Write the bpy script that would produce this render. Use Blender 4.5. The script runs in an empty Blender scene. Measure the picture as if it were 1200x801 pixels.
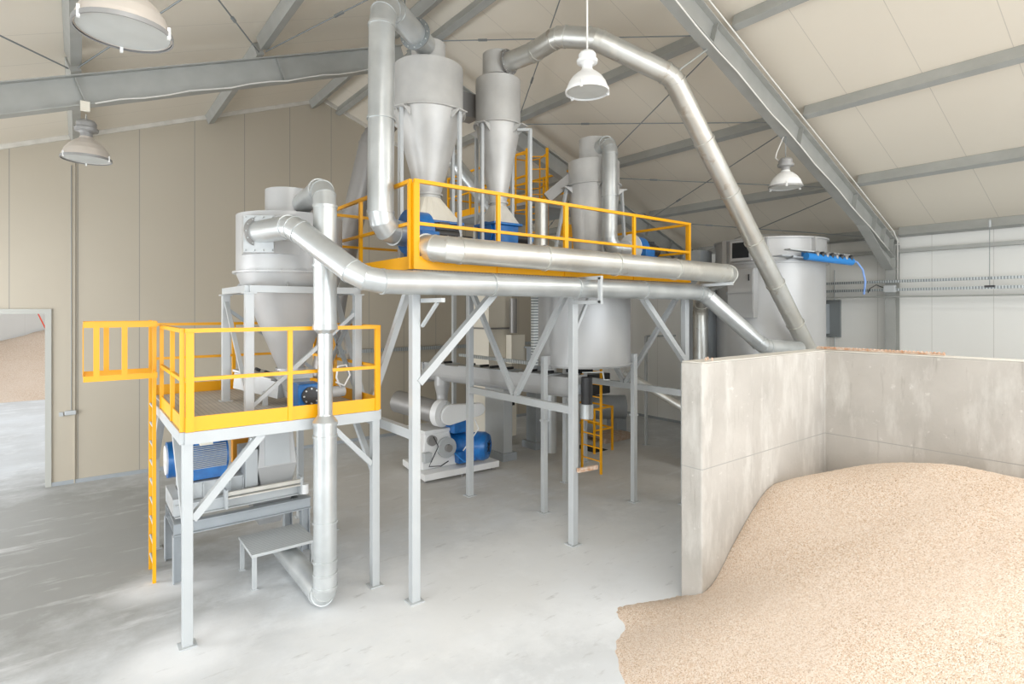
import bpy, math, random
import numpy as np
from mathutils import Vector, Matrix
random.seed(4)
S = bpy.context.scene; C = S.collection

# ---------------------------------------------------------------- camera, world, light
YAW = math.atan2(840, 654)                      # the X axis lies this far right of the view
cam = bpy.data.cameras.new('camera'); camo = bpy.data.objects.new('camera', cam); C.objects.link(camo)
cam.sensor_width = 36; cam.lens = 654/1200*36; cam.shift_y = -(400.5-363)/1200
camo.location = (0, 0, 3.6); camo.rotation_euler = (math.pi/2, 0, YAW-math.pi/2)
cam.clip_end = 200; cam.clip_start = .05
S.camera = camo
W = bpy.data.worlds.new('world'); S.world = W; W.use_nodes = True
W.node_tree.nodes['Background'].inputs[0].default_value = (.86, .93, 1, 1)
W.node_tree.nodes['Background'].inputs[1].default_value = 1.2
S.view_settings.view_transform = 'Standard'; S.view_settings.look = 'None'
S.view_settings.gamma = 1; S.view_settings.use_curve_mapping = False
S.view_settings.exposure = 0.33

def area(name, loc, rot, sx, sy, e, col):
    l = bpy.data.lights.new(name, 'AREA'); l.shape = 'RECTANGLE'; l.size = sx; l.size_y = sy; l.energy = e; l.color = col
    o = bpy.data.objects.new(name, l); C.objects.link(o); o.location = loc; o.rotation_euler = rot; return o
R90 = math.pi/2
area('daylight_front_door', (5.0, -11, 5.2), (math.radians(86), 0, 0), 13, 10, 1420, (.93, .97, 1))    # open yard seen through the big door behind the camera
area('daylight_side_door', (-8.5, 3.4, 3.2), (math.radians(84), 0, -R90), 8, 6, 560, (.92, .97, 1))     # open yard beyond the side door on the left
area('fill_rear_left', (-6.5, 11.4, 2.8), (math.radians(92), 0, -R90), 5, 4.4, 470, (.96, .98, 1))    # added fill lamp outside an invented rear opening, left wall
area('fill_roof_right', (10.2, -1.2, 6.95), (0, math.radians(20.5), 0), 2.2, 6, 210, (1, .97, .92))  # added fill lamp below the closed roof, right slope, out of view
area('fill_roof_left', (0.3, -1.2, 6.95), (0, math.radians(-20.5), 0), 2.2, 6, 250, (1, .97, .92))  # matching added fill under the left slope, no rooflight there
area('daylight_next_hall', (-2.5, 25, 8.4), (0, 0, 0), 12, 14, 700, (.96, .98, 1))

# ---------------------------------------------------------------- materials
def mat(name, col, rough=.5, metal=0., noise=None, bump=None, spec=None, coat=0):
    """noise = (scale, amount, colour2, detail); bump = (scale, strength)"""
    m = bpy.data.materials.new(name); m.use_nodes = True; nt = m.node_tree; b = nt.nodes['Principled BSDF']
    b.inputs['Base Color'].default_value = (*col, 1); b.inputs['Roughness'].default_value = rough
    b.inputs['Metallic'].default_value = metal
    if coat: b.inputs['Coat Weight'].default_value = coat
    if spec is not None: b.inputs['Specular IOR Level'].default_value = spec
    tc = nt.nodes.new('ShaderNodeTexCoord')
    if noise:
        n = nt.nodes.new('ShaderNodeTexNoise'); n.inputs['Scale'].default_value = noise[0]; n.inputs['Detail'].default_value = noise[3] if len(noise) > 3 else 6
        nt.links.new(tc.outputs['Object'], n.inputs['Vector'])
        r = nt.nodes.new('ShaderNodeValToRGB'); r.color_ramp.elements[0].position = .5-noise[1]; r.color_ramp.elements[1].position = .5+noise[1]
        r.color_ramp.elements[0].color = (*noise[2], 1); r.color_ramp.elements[1].color = (*col, 1)
        nt.links.new(n.outputs['Fac'], r.inputs[0]); nt.links.new(r.outputs[0], b.inputs['Base Color'])
    if bump:
        n2 = nt.nodes.new('ShaderNodeTexNoise'); n2.inputs['Scale'].default_value = bump[0]; n2.inputs['Detail'].default_value = 5
        nt.links.new(tc.outputs['Object'], n2.inputs['Vector'])
        bp = nt.nodes.new('ShaderNodeBump'); bp.inputs['Strength'].default_value = bump[1]; bp.inputs['Distance'].default_value = .02
        nt.links.new(n2.outputs['Fac'], bp.inputs['Height']); nt.links.new(bp.outputs[0], b.inputs['Normal'])
    return m

def stripes(m, axis, period, width, col, off=0.0, coord='Object'):
    """thin lines every `period` metres along an axis, mixed over the base colour (panel joints)"""
    nt = m.node_tree; b = nt.nodes['Principled BSDF']
    tc = nt.nodes.new('ShaderNodeTexCoord'); sp = nt.nodes.new('ShaderNodeSeparateXYZ'); nt.links.new(tc.outputs[coord], sp.inputs[0])
    def mth(op, a, v):
        n = nt.nodes.new('ShaderNodeMath'); n.operation = op; nt.links.new(a, n.inputs[0]); n.inputs[1].default_value = v; return n.outputs[0]
    a = mth('ADD', sp.outputs[axis], 1000*period+off); f = mth('MODULO', a, period); lt = mth('LESS_THAN', f, width)
    mx = nt.nodes.new('ShaderNodeMix'); mx.data_type = 'RGBA'
    nt.links.new(lt, mx.inputs[0])
    src = b.inputs['Base Color']
    if src.is_linked: nt.links.new(src.links[0].from_socket, mx.inputs[6])
    else: mx.inputs[6].default_value = src.default_value
    mx.inputs[7].default_value = (*col, 1)
    nt.links.new(mx.outputs[2], src)
    return m

M = {}
M['floor'] = mat('floor_concrete', (.69, .715, .74), .6, 0, (0.55, .20, (.56, .57, .575), 9), (9, .10))
def blend_noise(m, scale, lo, hi, col, fac=.7, detail=8, vec=None):
    nt = m.node_tree; b = nt.nodes['Principled BSDF']; tc = nt.nodes.new('ShaderNodeTexCoord')
    src_ = tc.outputs['Object']
    if vec:
        mp = nt.nodes.new('ShaderNodeMapping'); mp.inputs['Scale'].default_value = vec; nt.links.new(src_, mp.inputs[0]); src_ = mp.outputs[0]
    n = nt.nodes.new('ShaderNodeTexNoise'); n.inputs['Scale'].default_value = scale; n.inputs['Detail'].default_value = detail; n.inputs['Roughness'].default_value = .65
    nt.links.new(src_, n.inputs['Vector'])
    r = nt.nodes.new('ShaderNodeMapRange'); r.inputs[1].default_value = lo; r.inputs[2].default_value = hi; r.inputs[4].default_value = fac
    nt.links.new(n.outputs['Fac'], r.inputs[0])
    mx = nt.nodes.new('ShaderNodeMix'); mx.data_type = 'RGBA'; nt.links.new(r.outputs[0], mx.inputs[0])
    src = b.inputs['Base Color']
    if src.is_linked: nt.links.new(src.links[0].from_socket, mx.inputs[6])
    else: mx.inputs[6].default_value = src.default_value
    mx.inputs[7].default_value = (*col, 1); nt.links.new(mx.outputs[2], src)
blend_noise(M['floor'], 1.9, .52, .72, (.80, .82, .84), .7)
blend_noise(M['floor'], 4.5, .58, .75, (.52, .50, .465), .4, vec=(.5, 1, 1))
def dirt_and_light_regions():
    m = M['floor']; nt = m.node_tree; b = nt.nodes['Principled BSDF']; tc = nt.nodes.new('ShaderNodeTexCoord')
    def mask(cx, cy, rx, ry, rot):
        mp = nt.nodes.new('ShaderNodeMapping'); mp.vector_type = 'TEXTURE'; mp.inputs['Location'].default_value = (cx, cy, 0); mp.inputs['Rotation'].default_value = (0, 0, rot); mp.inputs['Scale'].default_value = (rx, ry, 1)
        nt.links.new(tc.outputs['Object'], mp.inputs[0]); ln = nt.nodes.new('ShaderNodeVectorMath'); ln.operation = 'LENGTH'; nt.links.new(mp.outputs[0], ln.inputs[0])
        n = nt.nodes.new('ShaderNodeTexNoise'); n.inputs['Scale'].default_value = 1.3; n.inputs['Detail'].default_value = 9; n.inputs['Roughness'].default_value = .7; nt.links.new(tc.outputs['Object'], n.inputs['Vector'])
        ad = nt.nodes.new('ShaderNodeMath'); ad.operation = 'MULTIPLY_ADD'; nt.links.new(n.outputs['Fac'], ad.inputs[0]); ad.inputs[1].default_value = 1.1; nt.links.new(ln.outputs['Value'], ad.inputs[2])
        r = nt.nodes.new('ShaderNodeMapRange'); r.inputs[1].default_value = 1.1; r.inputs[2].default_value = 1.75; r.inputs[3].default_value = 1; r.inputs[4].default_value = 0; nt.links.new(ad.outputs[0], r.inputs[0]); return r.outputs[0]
    for (cx, cy, rx, ry, rot, col, f) in ((-.5, 11.2, 3.3, 4.6, .1, (.25, .25, .235), .85), (5.4, 10.6, 3.6, 2.7, 0, (.56, .525, .47), .6), (10.0, 8.6, 2.6, 3.4, 0, (.58, .54, .48), .6), (4.9, 6.0, 3.4, 1.6, 0, (.80, .80, .79), .75), (7.3, 4.7, 3.5, .9, 0, (.80, .82, .84), .9), (.95, 6.75, .75, .55, .5, (.84, .85, .86), .8), (1.0, 8.55, .7, .45, 0, (.80, .81, .82), .7), (3.1, 6.6, .9, .5, .3, (.80, .81, .82), .6)):  # unswept dirt and post-base dust; pale mid-floor patch paints in light on dusty floor
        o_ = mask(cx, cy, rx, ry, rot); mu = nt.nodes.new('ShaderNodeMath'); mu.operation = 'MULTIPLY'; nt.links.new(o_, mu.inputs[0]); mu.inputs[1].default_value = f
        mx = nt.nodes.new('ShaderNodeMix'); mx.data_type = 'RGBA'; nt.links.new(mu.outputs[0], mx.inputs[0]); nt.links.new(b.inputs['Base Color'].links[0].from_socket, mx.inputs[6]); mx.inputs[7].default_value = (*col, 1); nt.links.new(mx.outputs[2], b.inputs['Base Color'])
dirt_and_light_regions()
blend_noise(M['floor'], 2.0, .56, .70, (.74, .75, .76), .55, vec=(.35, 1.4, 1))
blend_noise(M['floor'], 6, .60, .72, (.34, .335, .32), .45, vec=(.4, 1.2, 1))
M['ceiling'] = stripes(mat('ceiling_panel', (.80, .735, .63), .6, 0, (.5, .3, (.77, .705, .60))), 1, 1.07, .010, (.60, .55, .47), .3)
M['gable'] = stripes(mat('gable_panel', (.53, .475, .385), .5, 0, (.6, .3, (.505, .45, .36))), 0, 1.07, .016, (.33, .31, .27), -.0)
M['eave'] = stripes(mat('side_panel', (.86, .855, .82), .5), 1, 1.07, .012, (.66, .65, .61), .2)
M['steel'] = mat('galvanised_beam', (.46, .465, .445), .5, .25, (3, .25, (.39, .395, .375)))
M['steel_dark'] = mat('galvanised_dark', (.27, .29, .295), .5, .3)
M['galv'] = mat('galvanised_duct', (.66, .68, .68), .34, .6, (2.2, .22, (.48, .50, .50)), (3, .03))
M['galv_dusty'] = mat('dusty_duct', (.70, .71, .69), .38, .75, (1.6, .2, (.56, .54, .49)), (5, .05)); blend_noise(M['galv_dusty'], 2.4, .55, .7, (.80, .78, .72), .7); blend_noise(M['galv_dusty'], 3.5, .60, .68, (.42, .34, .26), .6)
M['raw'] = mat('grey_sheet_steel', (.68, .67, .645), .42, .2, (1.4, .25, (.44, .435, .425)), (2, .05))
M['rawdark'] = mat('dull_dark_sheet', (.33, .32, .31), .45, .5)
M['silver'] = mat('silver_paint', (.52, .52, .515), .42, .25, (1.2, .3, (.44, .44, .44)))
M['grey'] = mat('grey_paint', (.54, .56, .565), .42, .1, (3, .3, (.49, .51, .52)))
M['greydk'] = mat('blue_grey_paint', (.43, .46, .49), .5, .1, (4, .3, (.36, .39, .41)))
M['dusty'] = mat('dust_cream', (.75, .72, .66), .7, 0, (5, .2, (.62, .59, .53)))
M['yellow'] = mat('yellow_paint', (.95, .44, .0), .38, 0)
M['blue'] = mat('blue_paint', (.012, .17, .50), .35, 0, (7, .12, (.01, .12, .38)), coat=.2)
M['blue2'] = mat('sky_blue_paint', (.02, .22, .60), .35)
M['white'] = mat('white_paint', (.85, .85, .84), .35)
M['cream'] = mat('cream_paint', (.86, .81, .70), .5)
M['black'] = mat('black_paint', (.03, .03, .032), .35)
M['dark'] = mat('dark_void', (.012, .013, .015), .8)
M['orange'] = mat('orange_paint', (.95, .38, .02), .4)
M['lampgl'] = mat('lamp_shade_inner', (.55, .565, .55), .35, 0, (4, .3, (.46, .47, .45)))
M['lampsh'] = mat('lamp_shade_metal', (.72, .66, .60), .35, .35)
M['lampwh'] = mat('lamp_shade_white', (.88, .88, .87), .35, .1)
M['lamphd'] = mat('lamp_head_grey', (.33, .325, .32), .5, .3)
M['cable'] = mat('white_cable', (.82, .80, .76), .5)
M['hose'] = mat('blue_hose', (.25, .42, .85), .4)
M['red'] = mat('red_rope', (.8, .10, .05), .5)
M['rust'] = mat('rusty_steel', (.55, .30, .17), .8, .1, (18, .15, (.72, .60, .5)))
M['wood'] = mat('old_wood', (.45, .30, .2), .8, 0, (9, .2, (.6, .5, .42)))
M['conc'] = mat('cast_concrete', (.53, .50, .46), .8, 0, (1.3, .2, (.42, .395, .36), 9), (22, .25))
blend_noise(M['conc'], 3.0, .50, .66, (.66, .64, .60), .6, vec=(1, 1, .28))
blend_noise(M['conc'], 7.0, .60, .72, (.30, .27, .24), .55, vec=(1.3, 1.3, .14))
blend_noise(M['conc'], 26, .66, .72, (.22, .20, .18), .6)
blend_noise(M['conc'], 9, .64, .70, (.80, .78, .74), .35, vec=(.5, 1, 1))
stripes(M['conc'], 2, 1.66, .012, (.36, .35, .33), -1.655, 'Object')
M['perf'] = stripes(mat('perforated_tray', (.55, .58, .585), .4, .5), 1, .05, .02, (.2, .22, .23))
M['perfx'] = stripes(mat('perforated_tray_x', (.55, .58, .585), .4, .5), 0, .05, .02, (.2, .22, .23))
M['perfz'] = stripes(mat('perforated_tray_z', (.62, .64, .63), .4, .5), 2, .05, .02, (.2, .22, .23))
M['grate'] = stripes(mat('grating', (.62, .58, .52), .6, .1, (2, .2, (.5, .47, .43))), 0, .055, .012, (.42, .40, .37))
M['grate2'] = stripes(mat('step_grating', (.60, .62, .62), .45, .3), 1, .045, .014, (.40, .42, .43))
# grain: kernels a few millimetres across, pink-buff
g = bpy.data.materials.new('grain'); g.use_nodes = True; nt = g.node_tree; b = nt.nodes['Principled BSDF']; b.inputs['Roughness'].default_value = .75
tc = nt.nodes.new('ShaderNodeTexCoord'); v = nt.nodes.new('ShaderNodeTexVoronoi'); v.inputs['Scale'].default_value = 105; v.inputs['Randomness'].default_value = 1
nt.links.new(tc.outputs['Object'], v.inputs['Vector'])
sep = nt.nodes.new('ShaderNodeSeparateColor'); nt.links.new(v.outputs['Color'], sep.inputs[0])
cr = nt.nodes.new('ShaderNodeValToRGB'); e = cr.color_ramp.elements
e[0].color = (.36, .24, .15, 1); e[1].position = 1; e[1].color = (.80, .72, .64, 1)
for p, c in ((.12, (.54, .37, .24)), (.35, (.67, .50, .36)), (.62, (.72, .59, .48))):
    x = e.new(p); x.color = (*c, 1)
nt.links.new(sep.outputs[0], cr.inputs[0])
n = nt.nodes.new('ShaderNodeTexNoise'); n.inputs['Scale'].default_value = .9; n.inputs['Detail'].default_value = 6; nt.links.new(tc.outputs['Object'], n.inputs['Vector'])
mr = nt.nodes.new('ShaderNodeMapRange'); mr.inputs[1].default_value = .35; mr.inputs[2].default_value = .65; nt.links.new(n.outputs['Fac'], mr.inputs[0])
mx = nt.nodes.new('ShaderNodeMix'); mx.data_type = 'RGBA'; mr.inputs[4].default_value = .45; nt.links.new(mr.outputs[0], mx.inputs[0]); nt.links.new(cr.outputs[0], mx.inputs[6]); mx.inputs[7].default_value = (.72, .60, .50, 1)
nt.links.new(mx.outputs[2], b.inputs['Base Color'])
bp = nt.nodes.new('ShaderNodeBump'); bp.inputs['Strength'].default_value = .6; bp.inputs['Distance'].default_value = .012
nt.links.new(v.outputs['Distance'], bp.inputs['Height']); bp.invert = True; nt.links.new(bp.outputs[0], b.inputs['Normal'])
M['grain'] = g

# ---------------------------------------------------------------- helpers
V = Vector
def frame(d, up=(0, 0, 1)):
    d = V(d).normalized(); up = V(up)
    if abs(d.dot(up)) > .98: up = V((1, 0, 0)) if abs(d.x) < .9 else V((0, 1, 0))
    s = d.cross(up).normalized(); u = s.cross(d).normalized(); return d, s, u

class MB:
    def __init__(self): self.v = []; self.f = []; self.sm = []
    def quad(self, vs, faces, smooth=False):
        o = len(self.v); self.v += [V(a) for a in vs]
        for f in faces: self.f.append([i+o for i in f]); self.sm.append(smooth)
        return self
    def box(self, a, b):
        x0, y0, z0 = (min(a[i], b[i]) for i in range(3)); x1, y1, z1 = (max(a[i], b[i]) for i in range(3))
        return self.quad([(x0,y0,z0),(x1,y0,z0),(x1,y1,z0),(x0,y1,z0),(x0,y0,z1),(x1,y0,z1),(x1,y1,z1),(x0,y1,z1)],
            [(3,2,1,0),(4,5,6,7),(0,1,5,4),(1,2,6,5),(2,3,7,6),(3,0,4,7)])
    def profile(self, p, q, pts, up=(0, 0, 1)):
        """extrude a closed 2D outline (side, up) from p to q"""
        p = V(p); q = V(q); d, s, u = frame(q-p, up); n = len(pts)
        vs = [p+s*a+u*b_ for a, b_ in pts]+[q+s*a+u*b_ for a, b_ in pts]
        fs = [(i, i+n, (i+1) % n+n, (i+1) % n) for i in range(n)]
        fs += [tuple(range(n)), tuple(range(2*n-1, n-1, -1))]
        return self.quad(vs, fs)
    def beam(self, p, q, w, h=None, up=(0, 0, 1)):
        h = h or w; a, b_ = w/2, h/2
        return self.profile(p, q, [(-a,-b_),(a,-b_),(a,b_),(-a,b_)], up)
    def ibeam(self, p, q, h, w, tf=.02, tw=.012, up=(0, 0, 1)):
        a, b_, t = w/2, h/2, tw/2
        return self.profile(p, q, [(-a,-b_),(a,-b_),(a,-b_+tf),(t,-b_+tf),(t,b_-tf),(a,b_-tf),(a,b_),(-a,b_),(-a,b_-tf),(-t,b_-tf),(-t,-b_+tf),(-a,-b_+tf)], up)
    def cyl(self, p, q, r, r2=None, n=28, caps=True, up=(0,0,1)):
        r2 = r if r2 is None else r2; p = V(p); q = V(q); d, s, u = frame(q-p, up)
        ring = lambda c, rr: [c+s*math.cos(2*math.pi*i/n)*rr+u*math.sin(2*math.pi*i/n)*rr for i in range(n)]
        self.quad(ring(p, r)+ring(q, r2), [(i, (i+1) % n, (i+1) % n+n, i+n) for i in range(n)], True)
        if caps:
            self.quad(ring(p, r), [tuple(range(n-1, -1, -1))]); self.quad(ring(q, r2), [tuple(range(n))])
        return self
    def lathe(self, c, prof, n=40, axis=(0, 0, 1), smooth=True, thick=False):
        """prof = [(r, h)] along the axis from c; each span smooth round, creased between spans"""
        d, s, u = frame(axis, (0, 1, 0) if abs(axis[2]) > .9 else (0, 0, 1)); c = V(c)
        for (r0, h0), (r1, h1) in zip(prof[:-1], prof[1:]):
            ring = lambda r, h: [c+d*h+s*math.cos(2*math.pi*i/n)*r+u*math.sin(2*math.pi*i/n)*r for i in range(n)]
            self.quad(ring(max(r0, 1e-4), h0)+ring(max(r1, 1e-4), h1), [(i, i+n, (i+1) % n+n, (i+1) % n) for i in range(n)], smooth)
        return self
    def sweep(self, pts, r, n=12, up=(0, 0, 1)):
        """one smooth tube along a list of points"""
        pts = [V(p) for p in pts]; rings = []; prev = None
        for i, p in enumerate(pts):
            t = (pts[min(i+1, len(pts)-1)]-pts[max(i-1, 0)]).normalized()
            if prev is None: _, s, u = frame(t, up)
            else:
                s = (prev-t*prev.dot(t)).normalized(); u = s.cross(t).normalized()
            prev = s; rings.append([p+s*math.cos(2*math.pi*k/n)*r+u*math.sin(2*math.pi*k/n)*r for k in range(n)])
        vs = [x for rg in rings for x in rg]; fs = []
        for i in range(len(rings)-1):
            fs += [(i*n+k, i*n+(k+1) % n, (i+1)*n+(k+1) % n, (i+1)*n+k) for k in range(n)]
        fs += [tuple(range(n-1, -1, -1)), tuple((len(rings)-1)*n+k for k in range(n))]
        return self.quad(vs, fs, True)
    def build(self, name, m, parent=None, bevel=0, **tags):
        me = bpy.data.meshes.new(name); base = V((0, 0, 0))
        if parent is not None:
            base = V((0, 0, 0)); p = parent
            while p is not None: base = base+V(p.location); p = p.parent
        elif tags.get('label'):
            xs = [v_ for v_ in self.v]; base = V(((min(a.x for a in xs)+max(a.x for a in xs))/2, (min(a.y for a in xs)+max(a.y for a in xs))/2, min(a.z for a in xs)))
            base = V([round(t, 3) for t in base])
        me.from_pydata([tuple(a-base) for a in self.v], [], self.f); me.update()
        me.polygons.foreach_set('use_smooth', self.sm)
        mm = M[m] if isinstance(m, str) else m
        me.materials.append(mm)
        import bmesh
        bm = bmesh.new(); bm.from_mesh(me); bmesh.ops.recalc_face_normals(bm, faces=bm.faces); bm.to_mesh(me); bm.free()
        o = bpy.data.objects.new(name, me); C.objects.link(o)
        if parent is not None: o.parent = parent
        else: o.location = base
        if bevel:
            bv = o.modifiers.new('bevel', 'BEVEL'); bv.width = bevel; bv.segments = 2; bv.limit_method = 'ANGLE'
        for k, t in tags.items(): o[{'cat': 'category'}.get(k, k)] = t
        return o

def thing(name, label, cat, loc, group=None):
    o = bpy.data.objects.new(name, None); C.objects.link(o); o.location = loc; o.empty_display_size = .1
    o['label'] = label; o['category'] = cat
    if group: o['group'] = group
    return o
def struct(o): o['kind'] = 'structure'; return o

# ducts with mitred elbows
def duct(name, label, pts, r, bend=.28, m='galv', nseg=3, rings=True, step=1.5, flange=(False, False), collar='clamp_ring', stepoff=0):
    P = [V(p) for p in pts]; root = thing(name, label, 'duct', tuple(P[0]))
    def tube(a, ta, c, tc_, mb, prev):
        n = 28
        def ring(p, t, s):
            s = (s-t*s.dot(t)).normalized(); u = s.cross(t)
            return [p+s*math.cos(2*math.pi*k/n)*r+u*math.sin(2*math.pi*k/n)*r for k in range(n)], s
        ra, s = ring(a, ta, prev); rb, s2 = ring(c, tc_, s)
        mb.quad(ra+rb, [(i, (i+1) % n, (i+1) % n+n, i+n) for i in range(n)], True); return s2
    def band(p, t, nm=collar, rr=.015, w=.03, mm=m):
        MB().cyl(p-t*w/2, p+t*w/2, r+rr, n=28).build(nm, mm, root)
    t0 = (P[1]-P[0]).normalized(); _, prev, _ = frame(t0); cur = P[0]; curt = t0
    for i in range(1, len(P)):
        d = (P[i]-P[i-1]).normalized()
        if i < len(P)-1:
            d2 = (P[i+1]-P[i]).normalized(); ang = d.angle(d2); bl = min(bend*math.tan(ang/2), (P[i]-cur).length*.95, (P[i+1]-P[i]).length*.48)
            end = P[i]-d*bl
        else: end = P[i]; d2 = None
        if (end-cur).length > .01:
            mb = MB(); prev = tube(cur, d, end, d, mb, prev)
            if i == 1 and True:
                pass
            mb.build('duct_run', m, root)
            L = (end-cur).length
            if rings:
                k = int(L/step)
                for j in range(1, k+1): band(cur+d*min(L-.05, (j-stepoff*.3)*L/(k+1)), d)
        if d2 is not None and ang > .02:
            R = bl/math.tan(ang/2); nrm = (d2-d*d2.dot(d)).normalized(); cen = end+nrm*R
            ns = max(2, round(ang/math.radians(90)*nseg+.2)); mb = MB(); a0 = end; ta = d
            for k in range(1, ns+1):
                th = ang*k/ns; p = cen-nrm*R*math.cos(th)+d*R*math.sin(th); t = (d*math.cos(th)+nrm*math.sin(th)).normalized()
                prev = tube(a0, ta, p, t, mb, prev); a0 = p; ta = t
                if k < ns: mb.cyl(p-t*.006, p+t*.006, r+.006, n=28)
            mb.build('elbow', m, root)
            if rings: band(end, d, rr=.009); band(a0, ta, rr=.009)
            cur = a0; curt = ta
        else: cur = end
    for k, fl in enumerate(flange):
        if fl:
            p, t = (P[0], t0) if k == 0 else (P[-1], (P[-1]-P[-2]).normalized())
            f = MB().cyl(p-t*.012, p+t*.012, r+.05, n=32).build('flange', 'rawdark', root)
            _, s, u = frame(t)
            for q in range(12):
                c = p+(s*math.cos(q*math.pi/6)+u*math.sin(q*math.pi/6))*(r+.03); MB().cyl(c-t*.02, c+t*.02, .009, n=6).build('bolt', 'galv', f)
    return root

# ---------------------------------------------------------------- setting
XR, XL, YB, YF, XA, ZA, SL = 15.1, -4.8, 14.76, -6.0, 5.15, 9.2, .375
zr = lambda x: ZA-SL*abs(x-XA)
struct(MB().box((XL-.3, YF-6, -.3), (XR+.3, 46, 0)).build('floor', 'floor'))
t_ = .12
mb = MB(); mb.quad([(XA, YF, ZA), (XR+.2, YF, zr(XR+.2)), (XR+.2, YB+.2, zr(XR+.2)), (XA, YB+.2, ZA), (XA, YF, ZA+t_), (XR+.2, YF, zr(XR+.2)+t_), (XR+.2, YB+.2, zr(XR+.2)+t_), (XA, YB+.2, ZA+t_)],
    [(0,1,2,3),(4,5,6,7),(0,1,5,4),(1,2,6,5),(2,3,7,6),(3,0,4,7)])
mb.quad([(XA, YF, ZA), (XL-.2, YF, zr(XL-.2)), (XL-.2, YB+.2, zr(XL-.2)), (XA, YB+.2, ZA), (XA, YF, ZA+t_), (XL-.2, YF, zr(XL-.2)+t_), (XL-.2, YB+.2, zr(XL-.2)+t_), (XA, YB+.2, ZA+t_)],
    [(0,1,2,3),(4,5,6,7),(0,1,5,4),(1,2,6,5),(2,3,7,6),(3,0,4,7)])
struct(mb.build('ceiling', 'ceiling'))
# gable wall with the doorway at the left
DX0, DX1, DZ = -3.6, -.52, 3.52
mb = MB()
mb.box((XL, YB, 0), (DX0, YB+.15, DZ)); mb.box((DX1, YB, 0), (XR, YB+.15, DZ))
for (x0, x1) in ((XL, XA), (XA, XR)):
    mb.quad([(x0, YB, DZ), (x1, YB, DZ), (x1, YB, zr(x1)), (x0, YB, zr(x0)), (x0, YB+.15, DZ), (x1, YB+.15, DZ), (x1, YB+.15, zr(x1)), (x0, YB+.15, zr(x0))],
        [(0,1,2,3),(7,6,5,4),(0,1,5,4),(1,2,6,5),(2,3,7,6),(3,0,4,7)])
struct(mb.build('wall_back', 'gable'))
struct(MB().box((XR, YF, 0), (XR+.15, YB, zr(XR))).build('wall_right', 'eave'))
mb = MB(); mb.box((XL-.15, YF, 0), (XL, 0, zr(XL))); mb.box((XL-.15, 6.8, 0), (XL, 8.9, zr(XL))); mb.box((XL-.15, 13.9, 0), (XL, YB, zr(XL))); mb.box((XL-.15, 8.9, 4.7), (XL, 13.9, zr(XL))); mb.box((XL-.15, 0, 4.7), (XL, 6.8, zr(XL)))  # the rear opening is added to let the fill lamp in
struct(mb.build('wall_left', 'eave'))
mb = MB(); mb.box((XL, YF-.15, 0), (-2.0, YF, 5.2)); mb.box((11.0, YF-.15, 0), (XR, YF, 5.2)); mb.box((XL, YF-.15, 5.2), (-2.0, YF, zr(-4.4))); mb.box((11.0, YF-.15, 5.2), (13.4, YF, 6.1))
for (x0, x1) in ((-2.0, XA), (XA, 11.0)):
    z1 = 6.6  # unseen front opening, raised so more light reaches the cyclone barrels
    mb.quad([(x0, YF, z1), (x1, YF, z1), (x1, YF, max(z1, zr(x1))), (x0, YF, max(z1, zr(x0))), (x0, YF-.15, z1), (x1, YF-.15, z1), (x1, YF-.15, max(z1, zr(x1))), (x0, YF-.15, max(z1, zr(x0)))],
        [(0,1,2,3),(7,6,5,4),(0,1,5,4),(1,2,6,5),(2,3,7,6),(3,0,4,7)])
struct(mb.build('wall_front', 'eave'))
# door frame
mb = MB(); mb.box((DX1, YB-.03, 0), (DX1+.1, YB+.18, DZ+.1)); mb.box((DX0-.1, YB-.03, 0), (DX0, YB+.18, DZ+.1)); mb.box((DX0, YB-.03, DZ), (DX1, YB+.18, DZ+.1))
struct(mb.build('door_1', mat('door_frame_paint', (.50, .50, .46), .5)))
# wall trims
struct(MB().box((-.06, YB-.03, 0), (-.04, YB, 6.95)).build('trim_1', 'gable'))
mb = MB(); mb.beam((XL, YB-.03, zr(XL)-.04), (XA, YB-.03, ZA-.04), .06, .1); mb.beam((XR, YB-.03, zr(XR)-.04), (XA, YB-.03, ZA-.04), .06, .1)
struct(mb.build('trim_2', 'dusty'))
struct(MB().box((DX1+.1, YB-.02, 0), (XR, YB, .08)).build('baseboard_back', 'greydk'))
struct(MB().box((XR-.02, YF, 0), (XR, YB, .08)).build('baseboard_right', 'greydk'))
# next hall seen through the doorway
WH = mat('white_hall_panel', (.86, .85, .82), .6); stripes(WH, 0, 1.07, .012, (.75, .74, .7))
struct(MB().box((-14, 38, 0), (8, 38.15, 9)).build('wall_hall_back', WH))
struct(MB().box((-14.15, YB+.2, 0), (-14, 38, 9)).build('wall_hall_left', WH))
struct(MB().box((8, YB+.2, 0), (8.15, 38, 9)).build('wall_hall_right', WH))
struct(MB().box((-14, YB+.15, 9), (8, 38, 9.1)).build('ceiling_hall', WH))
struct(MB().box((-14, YB+.15, -.3), (XL-.31, 38, 0)).build('floor_hall', 'floor'))

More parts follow.
